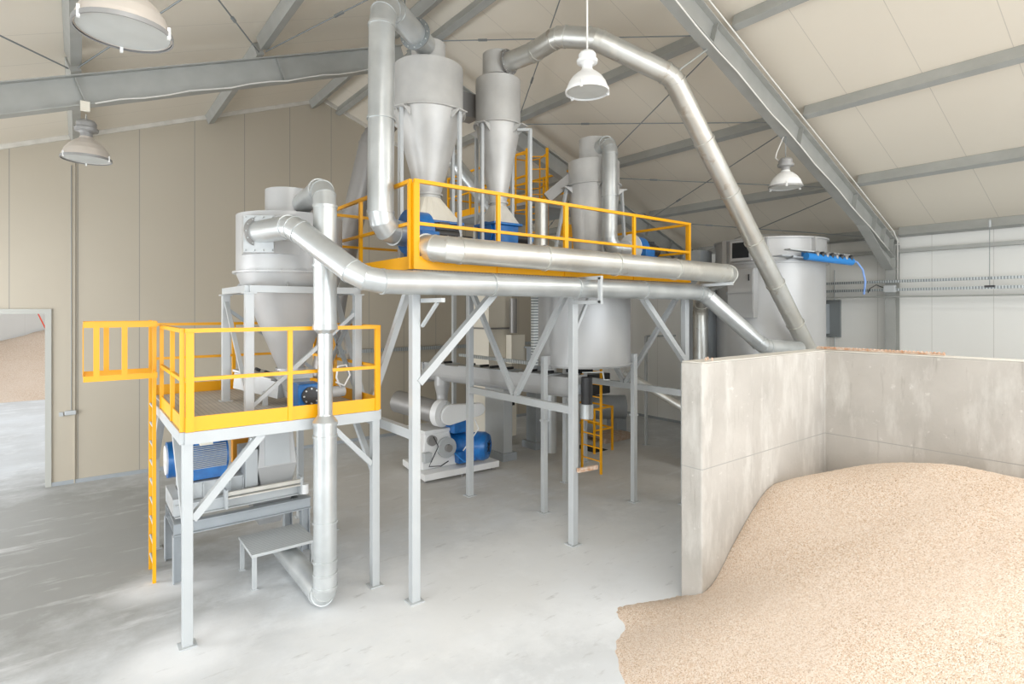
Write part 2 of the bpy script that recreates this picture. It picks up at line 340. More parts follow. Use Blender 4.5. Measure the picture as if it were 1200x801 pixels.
# steel frames: rafters, columns, purlins, tie rods
def rafter(yc, side, label):
    xe = XR if side > 0 else XL; s = side
    root = thing('roof_rafter', label, 'roof beam', (XA+s*5, yc, zr(XA+s*5)-.5))
    zt = lambda x: zr(x)-.35
    H = .42; xe_ = XR-.12 if s > 0 else XL+.12
    p = V((XA+s*.02, yc, zt(XA)-H/2)); q = V((xe_, yc, zt(xe_)-H/2))
    MB().ibeam(p, q, H, .20, .018, .012).build('beam', 'steel', root)
    # haunch towards the column
    hx = 1.85; d = (q-p).normalized(); a = q-d*hx; nrm = V((-d.z, 0, d.x)); nrm = nrm if nrm.z > 0 else -nrm
    b0 = a-nrm*(H/2); b1 = V((q.x-s*.34, yc, zr(XR)-.92)); b2_ = V((q.x, yc, b1.z)); mb = MB(); e_ = V((0, .006, 0))
    poly = [b0, b1, b2_, q+V((0, 0, -.05))]
    mb.quad([v_-e_ for v_ in poly]+[v_+e_ for v_ in poly], [(0,1,2,3),(7,6,5,4),(0,1,5,4),(1,2,6,5),(2,3,7,6),(3,0,4,7)])
    mb.beam(b0, b1, .20, .018); mb.beam(b1, b2_, .20, .018)
    mb.build('haunch', 'steel', root)
    for f in (.25, .55):
        c = a+d*hx*f; MB().beam(c-nrm*(H/2), c+nrm*(H/2), .19, .012).build('web_stiffener', 'steel', root)
    for k, xx in enumerate((2.45, 5.18, 7.57, 9.6)):
        x = XA+s*xx
        if abs(x-XA) > 10.1: continue
        top = V((x, yc, zt(x)-.02)); n2 = V((s*SL, 0, 1)).normalized()
        MB().box((-.006, -.095, -.38), (.006, .095, 0)).build('web_stiffener', 'steel', root)
        o = root.children[-1]; 
        m_ = Matrix.Rotation(math.atan(SL)*s, 4, 'Y')
        for vv in o.data.vertices:
            w = V(vv.co)+V(root.location); vv.co = (m_ @ w)+top-V(root.location)
    return root
YS = (4.8, 10.1)
for yc, nm in ((4.8, 'nearest frame'), (10.1, 'far frame')):
    for s, sn in ((1, 'right'), (-1, 'left')):
        rafter(yc, s, f'grey steel I-beam rafter of the {nm}, {sn} side of the ridge')
for yc, nm in ((4.8, 'near the concrete bin'), (10.1, 'far behind the grey silo')):
    root = thing('steel_column', f'galvanised steel column against the right wall {nm}', 'column', (XR-.16, yc, 0))
    MB().ibeam((XR-.16, yc, 0), (XR-.16, yc, zr(XR)-.36), .28, .2, .016, .012, up=(1, 0, 0)).build('shaft', 'steel', root)
    MB().box((XR-.34, yc-.14, 0), (XR-.01, yc+.14, .02)).build('base_plate', 'steel', root)
PX = [(15.0, 'eave'), (12.7, 'first above the eave'), (10.33, 'second above the eave'), (8.0, 'third above the eave'), (5.55, 'next to the ridge')]
PXL = [(4.85, 'next to the ridge'), (2.45, 'first below the ridge'), (-.05, 'second below the ridge'), (-2.5, 'third below the ridge')]
BAY = [(YF+.02, 4.68, 'nearest bay'), (4.92, 9.98, 'middle bay'), (10.22, 14.72, 'bay by the gable wall')]
for lst, sd in ((PX, 'right'), (PXL, 'left')):
    for x, nm in lst:
        for y0, y1, bn in BAY:
            sg = 1 if sd == 'right' else -1
            o = MB().beam((x, y0, zr(x)-.112), (x, y1, zr(x)-.112), .13, .20, up=(sg*SL, 0, 1)).build('roof_purlin', 'steel', label=f'roof purlin {nm}, {sd} slope, {bn}', cat='roof beam', group='purlins under the roof panels')
nodes = {'ridge': 5.15, 'upper right': 8.0, 'middle right': 10.33, 'lower right': 12.7, 'right eave': 15.0, 'upper left': 2.45, 'middle left': -.05, 'lower left': -2.5}
zn = lambda x: zr(x)-.25
def rod(a, b_, y0, y1, bay):
    xa, xb = nodes[a], nodes[b_]
    p = V((xa, y0, zn(xa))); q = V((xb, y1, zn(xb))); d = (q-p).normalized(); p += d*.13; q -= d*.13
    root = thing('tie_rod', f'thin roof tie rod, {bay}, {a} purlin to {b_} purlin', 'tie rod', tuple(q))
    MB().cyl(p, q, .011, n=8).build('rod', 'steel_dark', root)
    c = p+(q-p)*.72; MB().beam(c-d*.09, c+d*.09, .035).build('turnbuckle', 'steel_dark', root)
for seq in (['ridge', 'upper right', 'middle right', 'lower right', 'right eave'], ['ridge', 'upper left', 'middle left', 'lower left']):
    for a, b_ in zip(seq[:-1], seq[1:]):
        rod(a, b_, 4.8, 10.1, 'middle bay'); rod(b_, a, 4.8, 10.1, 'middle bay')
rod('middle right', 'lower right', 10.1, 14.7, 'gable bay'); rod('lower right', 'middle right', 10.1, 14.7, 'gable bay')

# right wall fittings
def single(mb, name, m, label, cat, group=None, bevel=0):
    kw = dict(label=label, cat=cat)
    if group: kw['group'] = group
    return mb.build(name, m, None, bevel, **kw)
single(MB().box((XR-.2, YF+.2, 4.92), (XR-.02, 4.66, 5.0)), 'wall_rail', 'steel', 'galvanised horizontal wall rail just under the eave on the right wall', 'rail')
single(MB().box((XR-.2, 4.94, 4.92), (XR-.02, 9.9, 5.0)), 'wall_rail', 'steel', 'galvanised wall rail under the eave, beyond the near column', 'rail')
for z, nm in ((4.22, 'upper'), (4.03, 'lower')):
    single(MB().box((XR-.46, YF+.2, z), (XR-.36, 9.5, z+.06)), 'cable_tray', 'perf', f'{nm} of the two perforated cable trays on the right wall', 'cable tray', 'perforated trays on the right wall')
single(MB().cyl((XR-.40, YF+.2, 3.90), (XR-.40, 9.5, 3.90), .02, n=10), 'conduit', 'steel', 'thin grey conduit pipe under the cable trays on the right wall', 'conduit')
jb = thing('junction_box', 'small grey junction box on the trays at the near column', 'junction box', (XR-.55, 4.7, 4.0))
MB().box((XR-.60, 4.62, 4.0), (XR-.47, 4.84, 4.16)).build('box', 'grey', jb, .01); MB().sweep([(XR-.55, 4.84, 4.1), (XR-.55, 5.0, 4.18), (XR-.5, 5.15, 4.1), (XR-.47, 5.2, 4.0)], .01).build('cable', 'black', jb)
hr = thing('hanging_wire', 'thin wire with a small weight hanging down the right wall', 'wire', (XR-.5, 2.98, 4.0))
MB().cyl((XR-.5, 2.98, 4.1), (XR-.5, 2.98, 5.3), .006, n=6).build('wire', 'steel_dark', hr); MB().cyl((XR-.5, 2.98, 5.28), (XR-.5, 2.98, 5.42), .025, n=10).build('hook_block', 'grey', hr); MB().box((XR-.53, 2.9, 4.06), (XR-.45, 3.06, 4.10)).build('weight', 'black', hr)
# louvre opening with a duct box by the silo
wb = thing('wall_duct_box', 'grey sheet duct box with dark frame set in the right wall beside the silo', 'duct box', (14.6, 6.3, 2.9))
MB().box((XR-.08, 5.96, 2.92), (XR-.01, 7.2, 3.85)).build('frame', 'steel_dark', wb); MB().box((13.9, 6.2, 3.0), (XR-.08, 6.9, 3.75)).build('duct', 'greydk', wb, .01)
single(MB().cyl((XR-.05, 6.10, .1), (XR-.05, 6.10, 4.6), .012, n=8), 'conduit', 'grey', 'thin vertical conduit beside the duct box on the right wall', 'conduit')
# sockets on the gable wall
jb = thing('switch_box', 'small grey switch box with cable between doorway and ladder', 'switch box', (-.15, YB-.05, 1.4))
MB().box((-.30, YB-.06, 1.42), (-.23, YB, 1.50)).build('box', 'grey', jb); MB().box((-.21, YB-.06, 1.43), (-.02, YB, 1.52)).build('box', 'grey', jb, .01)
MB().cyl((-.1, YB-.012, 1.5), (-.1, YB-.012, 6.6), .008, n=6).build('cable', 'steel_dark', jb)
single(MB().box((5.2, YB-.12, 2.42), (13, YB-.02, 2.52)), 'cable_tray', 'perfx', 'perforated cable tray on the gable wall behind the platforms', 'cable tray')
ct = thing('cable_tray', 'perforated cable tray dropping and turning beside the round tank', 'cable tray', (6.4, 7.62, 2.6))
MB().box((6.36, 7.55, 2.62), (6.47, 7.62, 3.92)).build('vertical_tray', 'perfz', ct); MB().box((6.36, 7.62, 2.62), (6.44, 10.0, 2.68)).build('horizontal_tray', 'perf', ct)

# lamps
def lamp(x, y, zb, ztop, r, label, shade='lampsh', head='lamphd', tilt=(0, 0), cord='white'):
    t = thing('pendant_lamp', label, 'lamp', (x, y, zb), 'industrial bell lamps')
    tx = V((tilt[0], tilt[1], 1)).normalized(); c = V((x, y, zb))
    H = .95*r/.3
    prof = [(r, 0), (r*1.0, .02), (r*.97, .06), (r*.88, .13), (r*.72, .20), (r*.50, .262), (r*.30, .30), (r*.26, .33)]
    prof = [(a, h*r/.3) for a, h in prof]
    inner = [(a-.008, h) for a, h in reversed(prof)]
    MB().lathe(c, prof+inner+[prof[0]], 36, axis=tuple(tx)).build('lamp_shade', shade, t)
    MB().lathe(c+tx*.012, [(0.001, 0), (r*.965, 0), (r*.965, -.008), (.001, -.008)], 36, axis=tuple(tx)).build('glass_cover', 'lampgl', t)
    mb = MB()
    MB().lathe(c, [(r*1.0, -.012), (r*1.04, -.012), (r*1.04, .02), (r*1.0, .02)], 36, axis=tuple(tx)).build('rim', head, t)
    k = r/.3
    MB().lathe(c+tx*.33*k, [(.075*k, 0), (.075*k, .05*k), (.10*k, .07*k), (.145*k, .08*k), (.15*k, .12*k), (.125*k, .13*k), (.125*k, .20*k), (.10*k, .235*k), (.04*k, .25*k), (.001, .25*k)], 28, axis=tuple(tx)).build('lamp_head', head, t)
    top = c+tx*(.33+.25)*k
    d, s, u = frame(tx); mb = MB()
    for q in (0, 2.1, 4.2):
        w = c+(s*math.cos(q)+u*math.sin(q))*r*1.02; MB().beam(w-tx*.03, w+tx*.05, .03, .02).build('clip', 'white', t)
    mb = MB(); n = 10
    lo = top; hi = V((x, y, ztop))
    mb.sweep([lo+tx*(-.01), lo+(hi-lo)*.5, hi], .007 if cord != 'white' else .012, 8); mb.build('suspension_cord', 'cable' if cord == 'white' else 'steel_dark', t)
    if cord != 'white':
        MB().sweep([top-tx*.05*k+s*.12*k, top+s*.2*k+tx*.03, top+s*.16+tx*.12, hi+V((0, 0, -.03))+s*.03], .010, 8).build('power_cable', 'cable', t)
    return t
lamp(.10, 9.98, 5.74, 6.36, .29, 'bell-shaped warehouse lamp hanging from the far rafter above the doorway side', cord='chain')
lamp(9.85, 4.8, 5.76, 6.70, .27, 'white bell lamp hanging from the near rafter above the grey silo', 'lampwh', 'lamphd', cord='chain')
lamp(5.02, 4.92, 6.32, 8.50, .262, 'white bell lamp on a long white cord in front of the curved duct', 'lampwh', 'white')
lamp(.26, 4.8, 5.56, 6.6, .29, 'large bell lamp at the top left edge, nearest the camera', cord='chain')
for (p, q, lb) in (((.2, 9.98, 6.56), (XA-.2, 9.98, 8.36), 'white cable clipped along the left far rafter'), ((6.0, 4.69, 8.05), (14.4, 4.69, 4.95), 'white cable running down the near right rafter flange'),):
    p, q = V(p), V(q); pts = [p+(q-p)*k/16+V((0, 0, .018*math.sin(k*1.9))) for k in range(17)]
    single(MB().sweep(pts, .011, 8), 'power_cable', 'cable', lb, 'cable')
single(MB().box((.03, 9.93, 6.42), (.14, 9.99, 6.55)), 'junction_box', 'cream', 'small pale junction box on the far rafter above the hanging lamp', 'junction box')
single(MB().sweep([(6.0, 4.67, 8.62), (9.0, 4.67, 7.48), (12.4, 4.67, 6.22), (14.6, 4.67, 5.38), (14.85, 4.67, 5.2), (14.86, 4.67, 4.3)], .012, 8), 'power_cable', 'cable', 'second white cable on the near rafter turning down the column', 'cable')

# ---------------------------------------------------------------- concrete bin and grain
bw = thing('concrete_bin_wall', 'cast concrete bin wall in an L shape holding the grain', 'wall', (9.45, 4.07, 0))
mb = MB(); mb.quad([(5.97,3.92,0),(9.31,3.92,0),(9.31,YF+.3,0),(9.62,YF+.3,0),(9.62,4.22,0),(5.97,4.22,0),(5.97,3.92,2.95),(9.31,3.92,2.95),(9.31,YF+.3,2.95),(9.62,YF+.3,2.95),(9.62,4.22,2.95),(5.97,4.22,2.95)],
    [(0,1,7,6),(1,2,8,7),(2,3,9,8),(3,4,10,9),(4,5,11,10),(5,0,6,11),(7,10,11,6),(7,8,9,10),(0,5,4,1),(1,4,3,2)])
mb.build('wall_body', 'conc', bw, .018)
mb = MB(); mb.quad([(5.98,3.93,2.951),(9.32,3.93,2.951),(9.61,4.21,2.951),(5.98,4.21,2.951),(5.98,3.93,2.962),(9.32,3.93,2.962),(9.61,4.21,2.962),(5.98,4.21,2.962)],[(0,1,2,3),(4,5,6,7),(0,1,5,4),(1,2,6,5),(2,3,7,6),(3,0,4,7)])
mb.quad([(9.32,3.93,2.951),(9.61,4.21,2.951),(9.61,YF+.31,2.951),(9.32,YF+.31,2.951),(9.32,3.93,2.962),(9.61,4.21,2.962),(9.61,YF+.31,2.962),(9.32,YF+.31,2.962)],[(0,1,2,3),(4,5,6,7),(0,1,5,4),(1,2,6,5),(2,3,7,6),(3,0,4,7)])
mb.build('dust_layer', 'dusty', bw)
rb = thing('rebar_strip', 'rusty perforated steel strip lying on top of the concrete wall corner', 'steel strip', (9.5, 3.3, 2.965))
MB().beam((9.50, 4.12, 2.985), (9.50, 2.42, 2.985), .05, .03).build('strip', 'rust', rb)
mb = MB()
for k in range(34): mb.cyl((9.465, 4.09-k*.05, 3.002), (9.535, 4.09-k*.05, 3.002), .011, n=6)
mb.build('ribs', 'rust', rb)
mb = MB()
for x, y in ((6.25, 4.05), (6.37, 4.1), (6.31, 4.0)): mb.cyl((x, y, 2.96), (x, y, 3.0), .012, n=8)
single(mb, 'anchor_bolts', 'rust', 'group of rusty bolt ends standing on the end of the concrete wall', 'bolts')

cp = [(6.03,4.24,0),(5.56,4.4,0),(5.16,4.53,0),(4.92,4.22,0),(4.47,4.14,0),(4.34,3.86,0),(4.18,3.56,0),(3.9,2.6,0),(3.95,1.4,0),(4.3,0,0),(4.6,-2,0),(5.0,-4,0),
      (6.2,3.92,.22),(6.6,3.92,.52),(6.99,3.92,.80),(7.54,3.92,1.13),(8.3,3.92,1.12),(9.31,3.92,.97),(9.31,3.16,1.27),(9.31,2.35,1.38),(9.31,1.57,1.38),(9.31,0,1.3),(9.31,-2,1.1),(9.31,-4,.9),
      (8.25,2.1,1.72),(8.3,.8,1.75),(8.2,-1.0,1.6),(8,-3,1.3),(7.2,2.9,1.27),(7.0,1.5,1.45),(6.9,-.5,1.4),(6.0,2.9,.78),(5.9,1.3,1.0),(5.9,-1,.95),(5.0,2.6,.40),(4.9,1,.45),(5.1,-1.5,.45),(5.3,3.5,.33),(6.0,3.6,.38),(5.0,3.7,.2),
      (3.4,4.6,-.25),(3.0,3,-.35),(3.2,1,-.3),(3.6,-2,-.3),(5,5.2,-.3),(6,5,-.35),(4.2,4.6,-.15)]
A = np.array(cp); n_ = len(A)
def U(r2): return np.where(r2 > 1e-9, r2*np.log(r2+1e-12), 0)
K = U(((A[:, None, :2]-A[None, :, :2])**2).sum(-1))+np.eye(n_)*.02; Pm = np.c_[np.ones(n_), A[:, :2]]
sol = np.linalg.solve(np.block([[K, Pm], [Pm.T, np.zeros((3, 3))]]), np.r_[A[:, 2], 0, 0, 0])
def gz(x, y): return float(U((A[:, 0]-x)**2+(A[:, 1]-y)**2) @ sol[:n_]+sol[n_]+sol[n_+1]*x+sol[n_+2]*y)
xs = np.arange(3.4, 9.33, .045); ys = np.arange(-5.4, 4.9, .045); vs = []; idx = {}
mb = MB(); Z = {}
for i, x in enumerate(xs):
    for j, y in enumerate(ys):
        z = gz(x, y)+.010*math.sin(5*x+2*y)*math.cos(4*y-x)+random.uniform(-.004, .004)+.02*math.sin(1.7*x+2.3*y)
        Z[i, j] = z
fs = []; vid = {}
def vert(i, j):
    if (i, j) not in vid:
        vid[i, j] = len(vs); x = min(xs[i], 9.30); y = ys[j]; vs.append((x, y, max(Z[i, j], -.03)))
    return vid[i, j]
for i in range(len(xs)-1):
    for j in range(len(ys)-1):
        if max(Z[i, j], Z[i+1, j], Z[i, j+1], Z[i+1, j+1]) < -.01: continue
        if ys[j+1] > 3.93 and xs[i+1] > 5.98: continue
        fs.append((vert(i, j), vert(i+1, j), vert(i+1, j+1), vert(i, j+1)))
o = MB().quad(vs, fs, True); o = single(o, 'grain_pile', 'grain', 'big heap of pinkish beige grain spilling out of the concrete bin', 'grain pile'); o['kind'] = 'stuff'
# pile in the next hall
mb = MB(); vs = []; fs = []; n1 = 40; n2 = 24
for i in range(n1+1):
    for j in range(n2+1):
        x = -11+i*.42; y = 29.2+j*.36; t = max(0, 1-abs(x-1.2)/11); v_ = j/n2
        vs.append((x, y, max(-.02, min(3.3*t, 4.2*t*v_*1.2)+.05*math.sin(x*3+y*2) if v_ > 0 else -.02)))
for i in range(n1):
    for j in range(n2):
        a = i*(n2+1)+j; fs.append((a, a+1, a+n2+2, a+n2+1))
o = single(MB().quad(vs, fs, True), 'grain_pile', 'grain', 'distant grain heap in the bright hall beyond the doorway', 'grain pile'); o['kind'] = 'stuff'
single(MB().sweep([(-1.9, 24, 6.4), (-1.55, 24, 5.2), (-1.22, 24, 4.0), (-.8, 24, 2.9), (-.3, 24, 1.9), (0.2, 24, .03)], .02, 8), 'rope', 'red', 'red rope hanging in the hall beyond the doorway', 'rope')

# ---------------------------------------------------------------- platforms
def rail_side(root, p, q, zdeck, posts, gap_mid=None, toe=True, wide=()):
    """railing along p->q: top rail mesh parents its posts, mid rail and toe board"""
    p = V((p[0], p[1], 0)); q = V((q[0], q[1], 0)); up = V((0, 0, 1))
    top = MB().beam(p+up*(zdeck+1.08), q+up*(zdeck+1.08), .045, .045).build('railing', 'yellow', root)
    MB().beam(p+up*(zdeck+.56), q+up*(zdeck+.56), .04, .04).build('mid_rail', 'yellow', top)
    if toe: MB().beam(p+up*(zdeck+.08), q+up*(zdeck+.08), .012, .16).build('toe_board', 'yellow', top)
    d = (q-p).normalized()
    for k, f_ in enumerate(posts):
        c = p+(q-p)*f_; w = .075 if k in wide else .05
        MB().beam(c+up*zdeck, c+up*(zdeck+1.06), w, .045, up=d.cross(up)).build('railing_post', 'yellow', top)
    return top
def leg(root, x, y, z, w=.1):
    l = MB().box((x-w/2, y-w/2, 0), (x+w/2, y+w/2, z)).build('leg', 'grey', root, .006)
    MB().box((x-w*.85, y-w*.85, 0), (x+w*.85, y+w*.85, .015)).build('foot_plate', 'grey', l)
# P1: low platform at the left
P1 = thing('work_platform', 'low work platform with yellow railing around the left cyclone', 'platform', (2.0, 8.4, 0))
z1 = 2.31; X0, X1, Y0, Y1 = .9, 3.1, 6.84, 10.02
MB().box((X0+.02, Y0+.02, z1-.03), (X1-.02, Y1-.02, z1)).build('deck', 'grate', P1)
for p, q in (((X0, Y0), (X1, Y0)), ((X0, Y1), (X1, Y1)), ((X0, Y0), (X0, Y1)), ((X1, Y0), (X1, Y1))):
    MB().beam((*p, z1-.08), (*q, z1-.08), .09, .13).build('frame_beam', 'grey', P1)
for x, y in ((X0+.03, Y0+.03), (X1-.03, Y0+.03), (X0+.03, Y1-.05), (X1-.03, Y1-.05)): leg(P1, x, y, z1-.14)
br = lambda root, a, c, w=.08, m='grey': MB().beam(a, c, w, w*.9).build('brace', m, root)
br(P1, (X0+.08, Y0+.03, 1.35), (X0+.78, Y0+.03, z1-.14), .09); br(P1, (X1-.08, Y0+.03, 1.6), (X1-.62, Y0+.03, z1-.14), .07)
br(P1, (X0+.03, Y0+.08, 1.3), (X0+.03, Y0+.9, z1-.14), .09); br(P1, (X0+.03, Y1-.1, 1.4), (X0+.03, Y1-.9, z1-.14), .09)
br(P1, (X1-.03, Y0+.08, 1.5), (X1-.03, Y0+.8, z1-.14), .07); br(P1, (X1-.08, Y1-.05, 1.95), (X1-.25, Y1-.05, z1-.14), .09); br(P1, (X1-.03, Y1-.1, 1.7), (X1-.03, Y1-.5, z1-.14), .07)
rail_side(P1, (X0, Y0-.04), (X1, Y0-.04), z1-.01, (.02, .49, .985), wide=(0,))
rail_side(P1, (X0-.02, Y0), (X0-.02, 8.72), z1-.01, (0.01, .42, .985))
rail_side(P1, (X0, Y1+.02), (X1+.3, Y1+.02), z1-.01, (.01, .45, .98))
rail_side(P1, (X1+.02, Y0), (X1+.02, Y1), z1-.01, (.01, .5, .99))
# ladder with cage on P1
ld = thing('ladder', 'tall yellow ladder with a rectangular cage on the low platform side', 'ladder', (.8, 8.97, 0))
for y in (8.72, 9.22): MB().beam((.80, y, 0), (.80, y, 3.46), .045, .04).build('side_rail', 'yellow', ld)
for k in range(9): MB().cyl((.80, 8.74, .22+k*.26), (.80, 9.2, .22+k*.26), .014, n=8).build('rung', 'grey', ld)
for z in (3.42, 2.77):
    h_ = MB(); h_.beam((.80, 8.40, z), (.06, 8.40, z), .012, .07); h_.beam((.06, 8.40, z), (.06, 9.1, z), .012, .07); h_.beam((.06, 9.1, z), (.80, 9.1, z), .012, .07); h_.beam((.80, 8.4, z), (.80, 8.74, z), .012, .07)
    h_.build('cage_hoop', 'yellow', ld)
for x, y in ((.18, 8.395), (.46, 8.395), (.30, 9.105), (.055, 8.75)):
    a = (.06, .012) if y != 8.75 else (.012, .06)
    MB().box((x-a[0]/2, y-a[1]/2, 2.77), (x+a[0]/2, y+a[1]/2, 3.42)).build('cage_bar', 'yellow', ld)

# P2: the big upper platform
P2 = thing('work_platform', 'long upper platform on tall grey legs carrying the cyclones behind yellow railing', 'platform', (6.0, 7.6, 0))
z2 = 4.11; X0, X1, Y0, Y1 = 3.24, 8.92, 6.15, 9.1
MB().box((X0+.02, Y0+.02, z2-.03), (X1-.02, Y1-.02, z2-.005)).build('deck', 'grate', P2)
for p, q in (((X0, Y0), (X1, Y0)), ((X0, Y1), (X1, Y1)), ((X0, Y0), (X0, Y1)), ((X1, Y0), (X1, Y1)), ((6.0, Y0), (6.0, Y1))):
    MB().beam((*p, z2-.10), (*q, z2-.10), .1, .13).build('frame_beam', 'grey', P2)
for x in (3.29, 6.01, 8.88):
    for y in (6.19, 9.05): leg(P2, x, y, z2-.16, .11)
zb = 2.06
for x in (3.29, 6.01, 8.88):
    MB().beam((x, 6.2, zb), (x, 9.05, zb), .09, .12).build('cross_beam', 'grey', P2)
    br(P2, (x, 7.60, zb+.06), (x, 6.30, z2-.18), .085); br(P2, (x, 7.66, zb+.06), (x, 8.95, z2-.18), .085)
br(P2, (3.33, 6.17, 2.70), (4.62, 6.17, z2-.16), .1); br(P2, (8.84, 6.17, 2.66), (7.5, 6.17, z2-.16), .1)
br(P2, (6.05, 6.2, 3.25), (6.45, 6.2, z2-.16), .05)
o = MB().beam((6.0, 6.08, 1.16), (6.38, 6.04, 1.16), .05, .06).build('step_bar', 'rust', P2); o['label'] = 'short rusty bar'
rail_side(P2, (X0, Y0-.04), (X1, Y0-.04), z2-.01, (.005, .225, .447, .722, .995), wide=(0, 2))
rail_side(P2, (X0-.02, Y0), (X0-.02, Y1), z2-.01, (.01, .52, .99))
rail_side(P2, (X0, Y1+.02), (X1, Y1+.02), z2-.01, (.01, .28, .55, .8, .99))
rail_side(P2, (X1+.02, Y0), (X1+.02, Y1), z2-.01, (.01, .5, .99))
for x, lb in ((5.95, 'grey square-tube pipe bracket holding the two long ducts by the middle post'),):
    t = thing('pipe_bracket', lb, 'bracket', (x, 5.95, 3.7))
    MB().beam((x-.02, 6.1, 4.065), (x-.02, 5.52, 4.065), .05, .05).build('upper_arm', 'grey', t); MB().beam((x-.02, 5.55, 3.70), (x-.02, 5.55, 4.07), .05, .05).build('hanger', 'grey', t); MB().beam((x-.02, 6.1, 3.71), (x-.02, 5.52, 3.71), .05, .05).build('lower_arm', 'grey', t)
t = thing('pipe_bracket', 'small grey bracket under the lower long duct beside the first tall leg', 'bracket', (3.38, 6.0, 3.7))
MB().beam((3.36, 6.12, 3.715), (3.36, 5.62, 3.715), .05, .05).build('arm', 'grey', t); MB().beam((3.36, 6.12, 3.4), (3.36, 5.75, 3.69), .035, .035).build('strut', 'grey', t)
t = thing('pipe_bracket', 'grey bracket under the far right end of the upper long duct', 'bracket', (8.95, 5.8, 4.0))
MB().beam((8.8, 6.1, 4.03), (9.0, 5.3, 4.06), .05, .05).build('arm', 'grey', t)
# small C bracket with beam joining the platforms
# P3: distant platform and ladder behind the cyclones
P3 = thing('work_platform', 'distant high yellow-railed platform behind the two cyclones, near the gable wall', 'platform', (8.6, 11, 0))
MB().box((7.7, 9.3, 5.9), (9.6, 12.6, 5.97)).build('deck', 'greydk', P3)
for x, y in ((9.5, 9.4), (7.8, 12.5), (9.5, 12.5)): leg(P3, x, y, 5.9, .1)
rail_side(P3, (7.7, 9.3), (7.7, 12.65), 5.96, (.01, .35, .68, .99)); rail_side(P3, (7.7, 12.65), (9.6, 12.65), 5.96, (.01, .5, .99)); rail_side(P3, (9.6, 9.3), (9.6, 12.65), 5.96, (.01, .5, .99))
for z in (5.15,): MB().beam((8.3, 8.95, z+.2), (9.3, 8.95, z+.2), .02, .28).build('toe_board', 'yellow', P3)
l3 = thing('ladder', 'caged yellow ladder rising behind the middle cyclone to the distant platform', 'ladder', (7.77, 9.2, 4.12))
for p in ((7.60, 9.24), (7.92, 8.95)): MB().beam((*p, 4.12), (*p, 7.06), .04, .05).build('side_rail', 'yellow', l3)
for k in range(10): MB().beam((7.60, 9.24, 4.45+k*.27), (7.92, 8.95, 4.45+k*.27), .022).build('rung', 'yellow', l3)
for z in (5.75, 6.3, 6.95): MB().sweep([(7.60, 9.24, z), (7.5, 9.5, z), (7.62, 9.75, z), (7.95, 9.7, z), (8.1, 9.4, z), (7.92, 8.95, z)], .016, 6).build('cage_hoop', 'yellow', l3)
for p in ((7.5, 9.5), (7.62, 9.75), (7.95, 9.7), (8.1, 9.4)): MB().beam((*p, 5.75), (*p, 6.95), .02, .03).build('cage_bar', 'yellow', l3)

# ---------------------------------------------------------------- cyclones
def cyclone(nm, label, x, y, r, zt, zf, zc, rc, ro, ho, m, legs, zdeck, lr=.025, cone_mid=None):
    t = thing(nm, label, 'cyclone', (x, y, zdeck))
    MB().lathe((x, y, 0), [(.001, zt+.03), (ro+.02, zt+.03), (r, zt), (r, zf)], 56).build('barrel', m, t)
    MB().lathe((x, y, 0), [(r, zf+.012), (r+.045, zf+.012), (r+.045, zf-.012), (r, zf-.012)], 56).build('flange', m, t)
    f = t.children[-1]; mb = MB()
    for k in range(28):
        a = 2*math.pi*k/28; c = (x+(r+.028)*math.cos(a), y+(r+.028)*math.sin(a)); mb.cyl((*c, zf-.022), (*c, zf+.022), .007, n=6)
    mb.build('bolt_circle', m, f)
    prof = [(r, zf-.012)]+([cone_mid] if cone_mid else [])+[(rc, zc), (rc+.03, zc), (rc+.03, zc-.03), (rc, zc-.03), (rc, zc-.08)]
    MB().lathe((x, y, 0), prof, 56).build('cone', m, t)
    o = MB().lathe((x, y, 0), [(ro*.9, zt+.02), (ro*.9, zt+.06), (ro, zt+.06), (ro, zt+.06+ho), (.001, zt+.07+ho)], 44).build('outlet_hood', m, t)
    MB().lathe((x, y, 0), [(ro*.9+.001, zt+.03), (ro*.9+.012, zt+.03), (ro*.9+.012, zt+.055), (ro*.9, zt+.055)], 44).build('gasket', 'dark', o)
    for (ang, foot) in legs:
        a = math.radians(ang); cx_, cy_ = x+(r+.07)*math.cos(a), y+(r+.07)*math.sin(a); d = V((math.cos(a), math.sin(a), 0)); s = V((-d.y, d.x, 0)); c = V((cx_, cy_, zf-.05))
        b_ = MB(); b_.beam(c-s*.09, c+s*.09, .16, .015)
        for sg in (-1, 1):
            q = c+s*.08*sg; b_.quad([q-d*.1+V((0,0,-.12)), q+d*.06, q-d*.1, q-d*.1+V((0,0,-.12))+s*.01, q+d*.06+s*.01, q-d*.1+s*.01], [(0,1,2),(5,4,3),(0,1,4,3),(1,2,5,4),(2,0,3,5)])
        b_.build('bracket', m, t)
        fx = V((cx_, cy_, zdeck)) + (d*foot if foot != 'bar' else d*0)
        if foot == 'bar':
            w = V((cx_, cy_, zf-.12)); w2 = w+V((.12, -.09, 0)); lm = MB(); lm.beam(w-(w2-w)*.4, w2+(w2-w)*.2, .04, .04); lm.beam(w2, (w2.x, w2.y, zdeck), lr*2, lr*2); lm.build('leg', 'grey', t)
        else: MB().beam((cx_, cy_, zf-.06), tuple(fx), lr*2, lr*2).build('leg', 'grey', t)
    return t
cyclone('cyclone', 'largest cyclone on the upper platform, left of the pair, grey sheet steel', 4.27, 7.58, .53, 7.30, 6.60, 5.38, .19, .26, .32, 'raw', [(200, 0), (290, 0), (20, 0), (110, 0)], 4.11)
cyclone('cyclone', 'narrower middle cyclone on the upper platform with the rising curved duct', 5.56, 7.52, .375, 7.42, 6.66, 5.40, .14, .26, .38, 'raw', [(198, 0), (290, 'bar'), (20, 0), (110, 0)], 4.11)
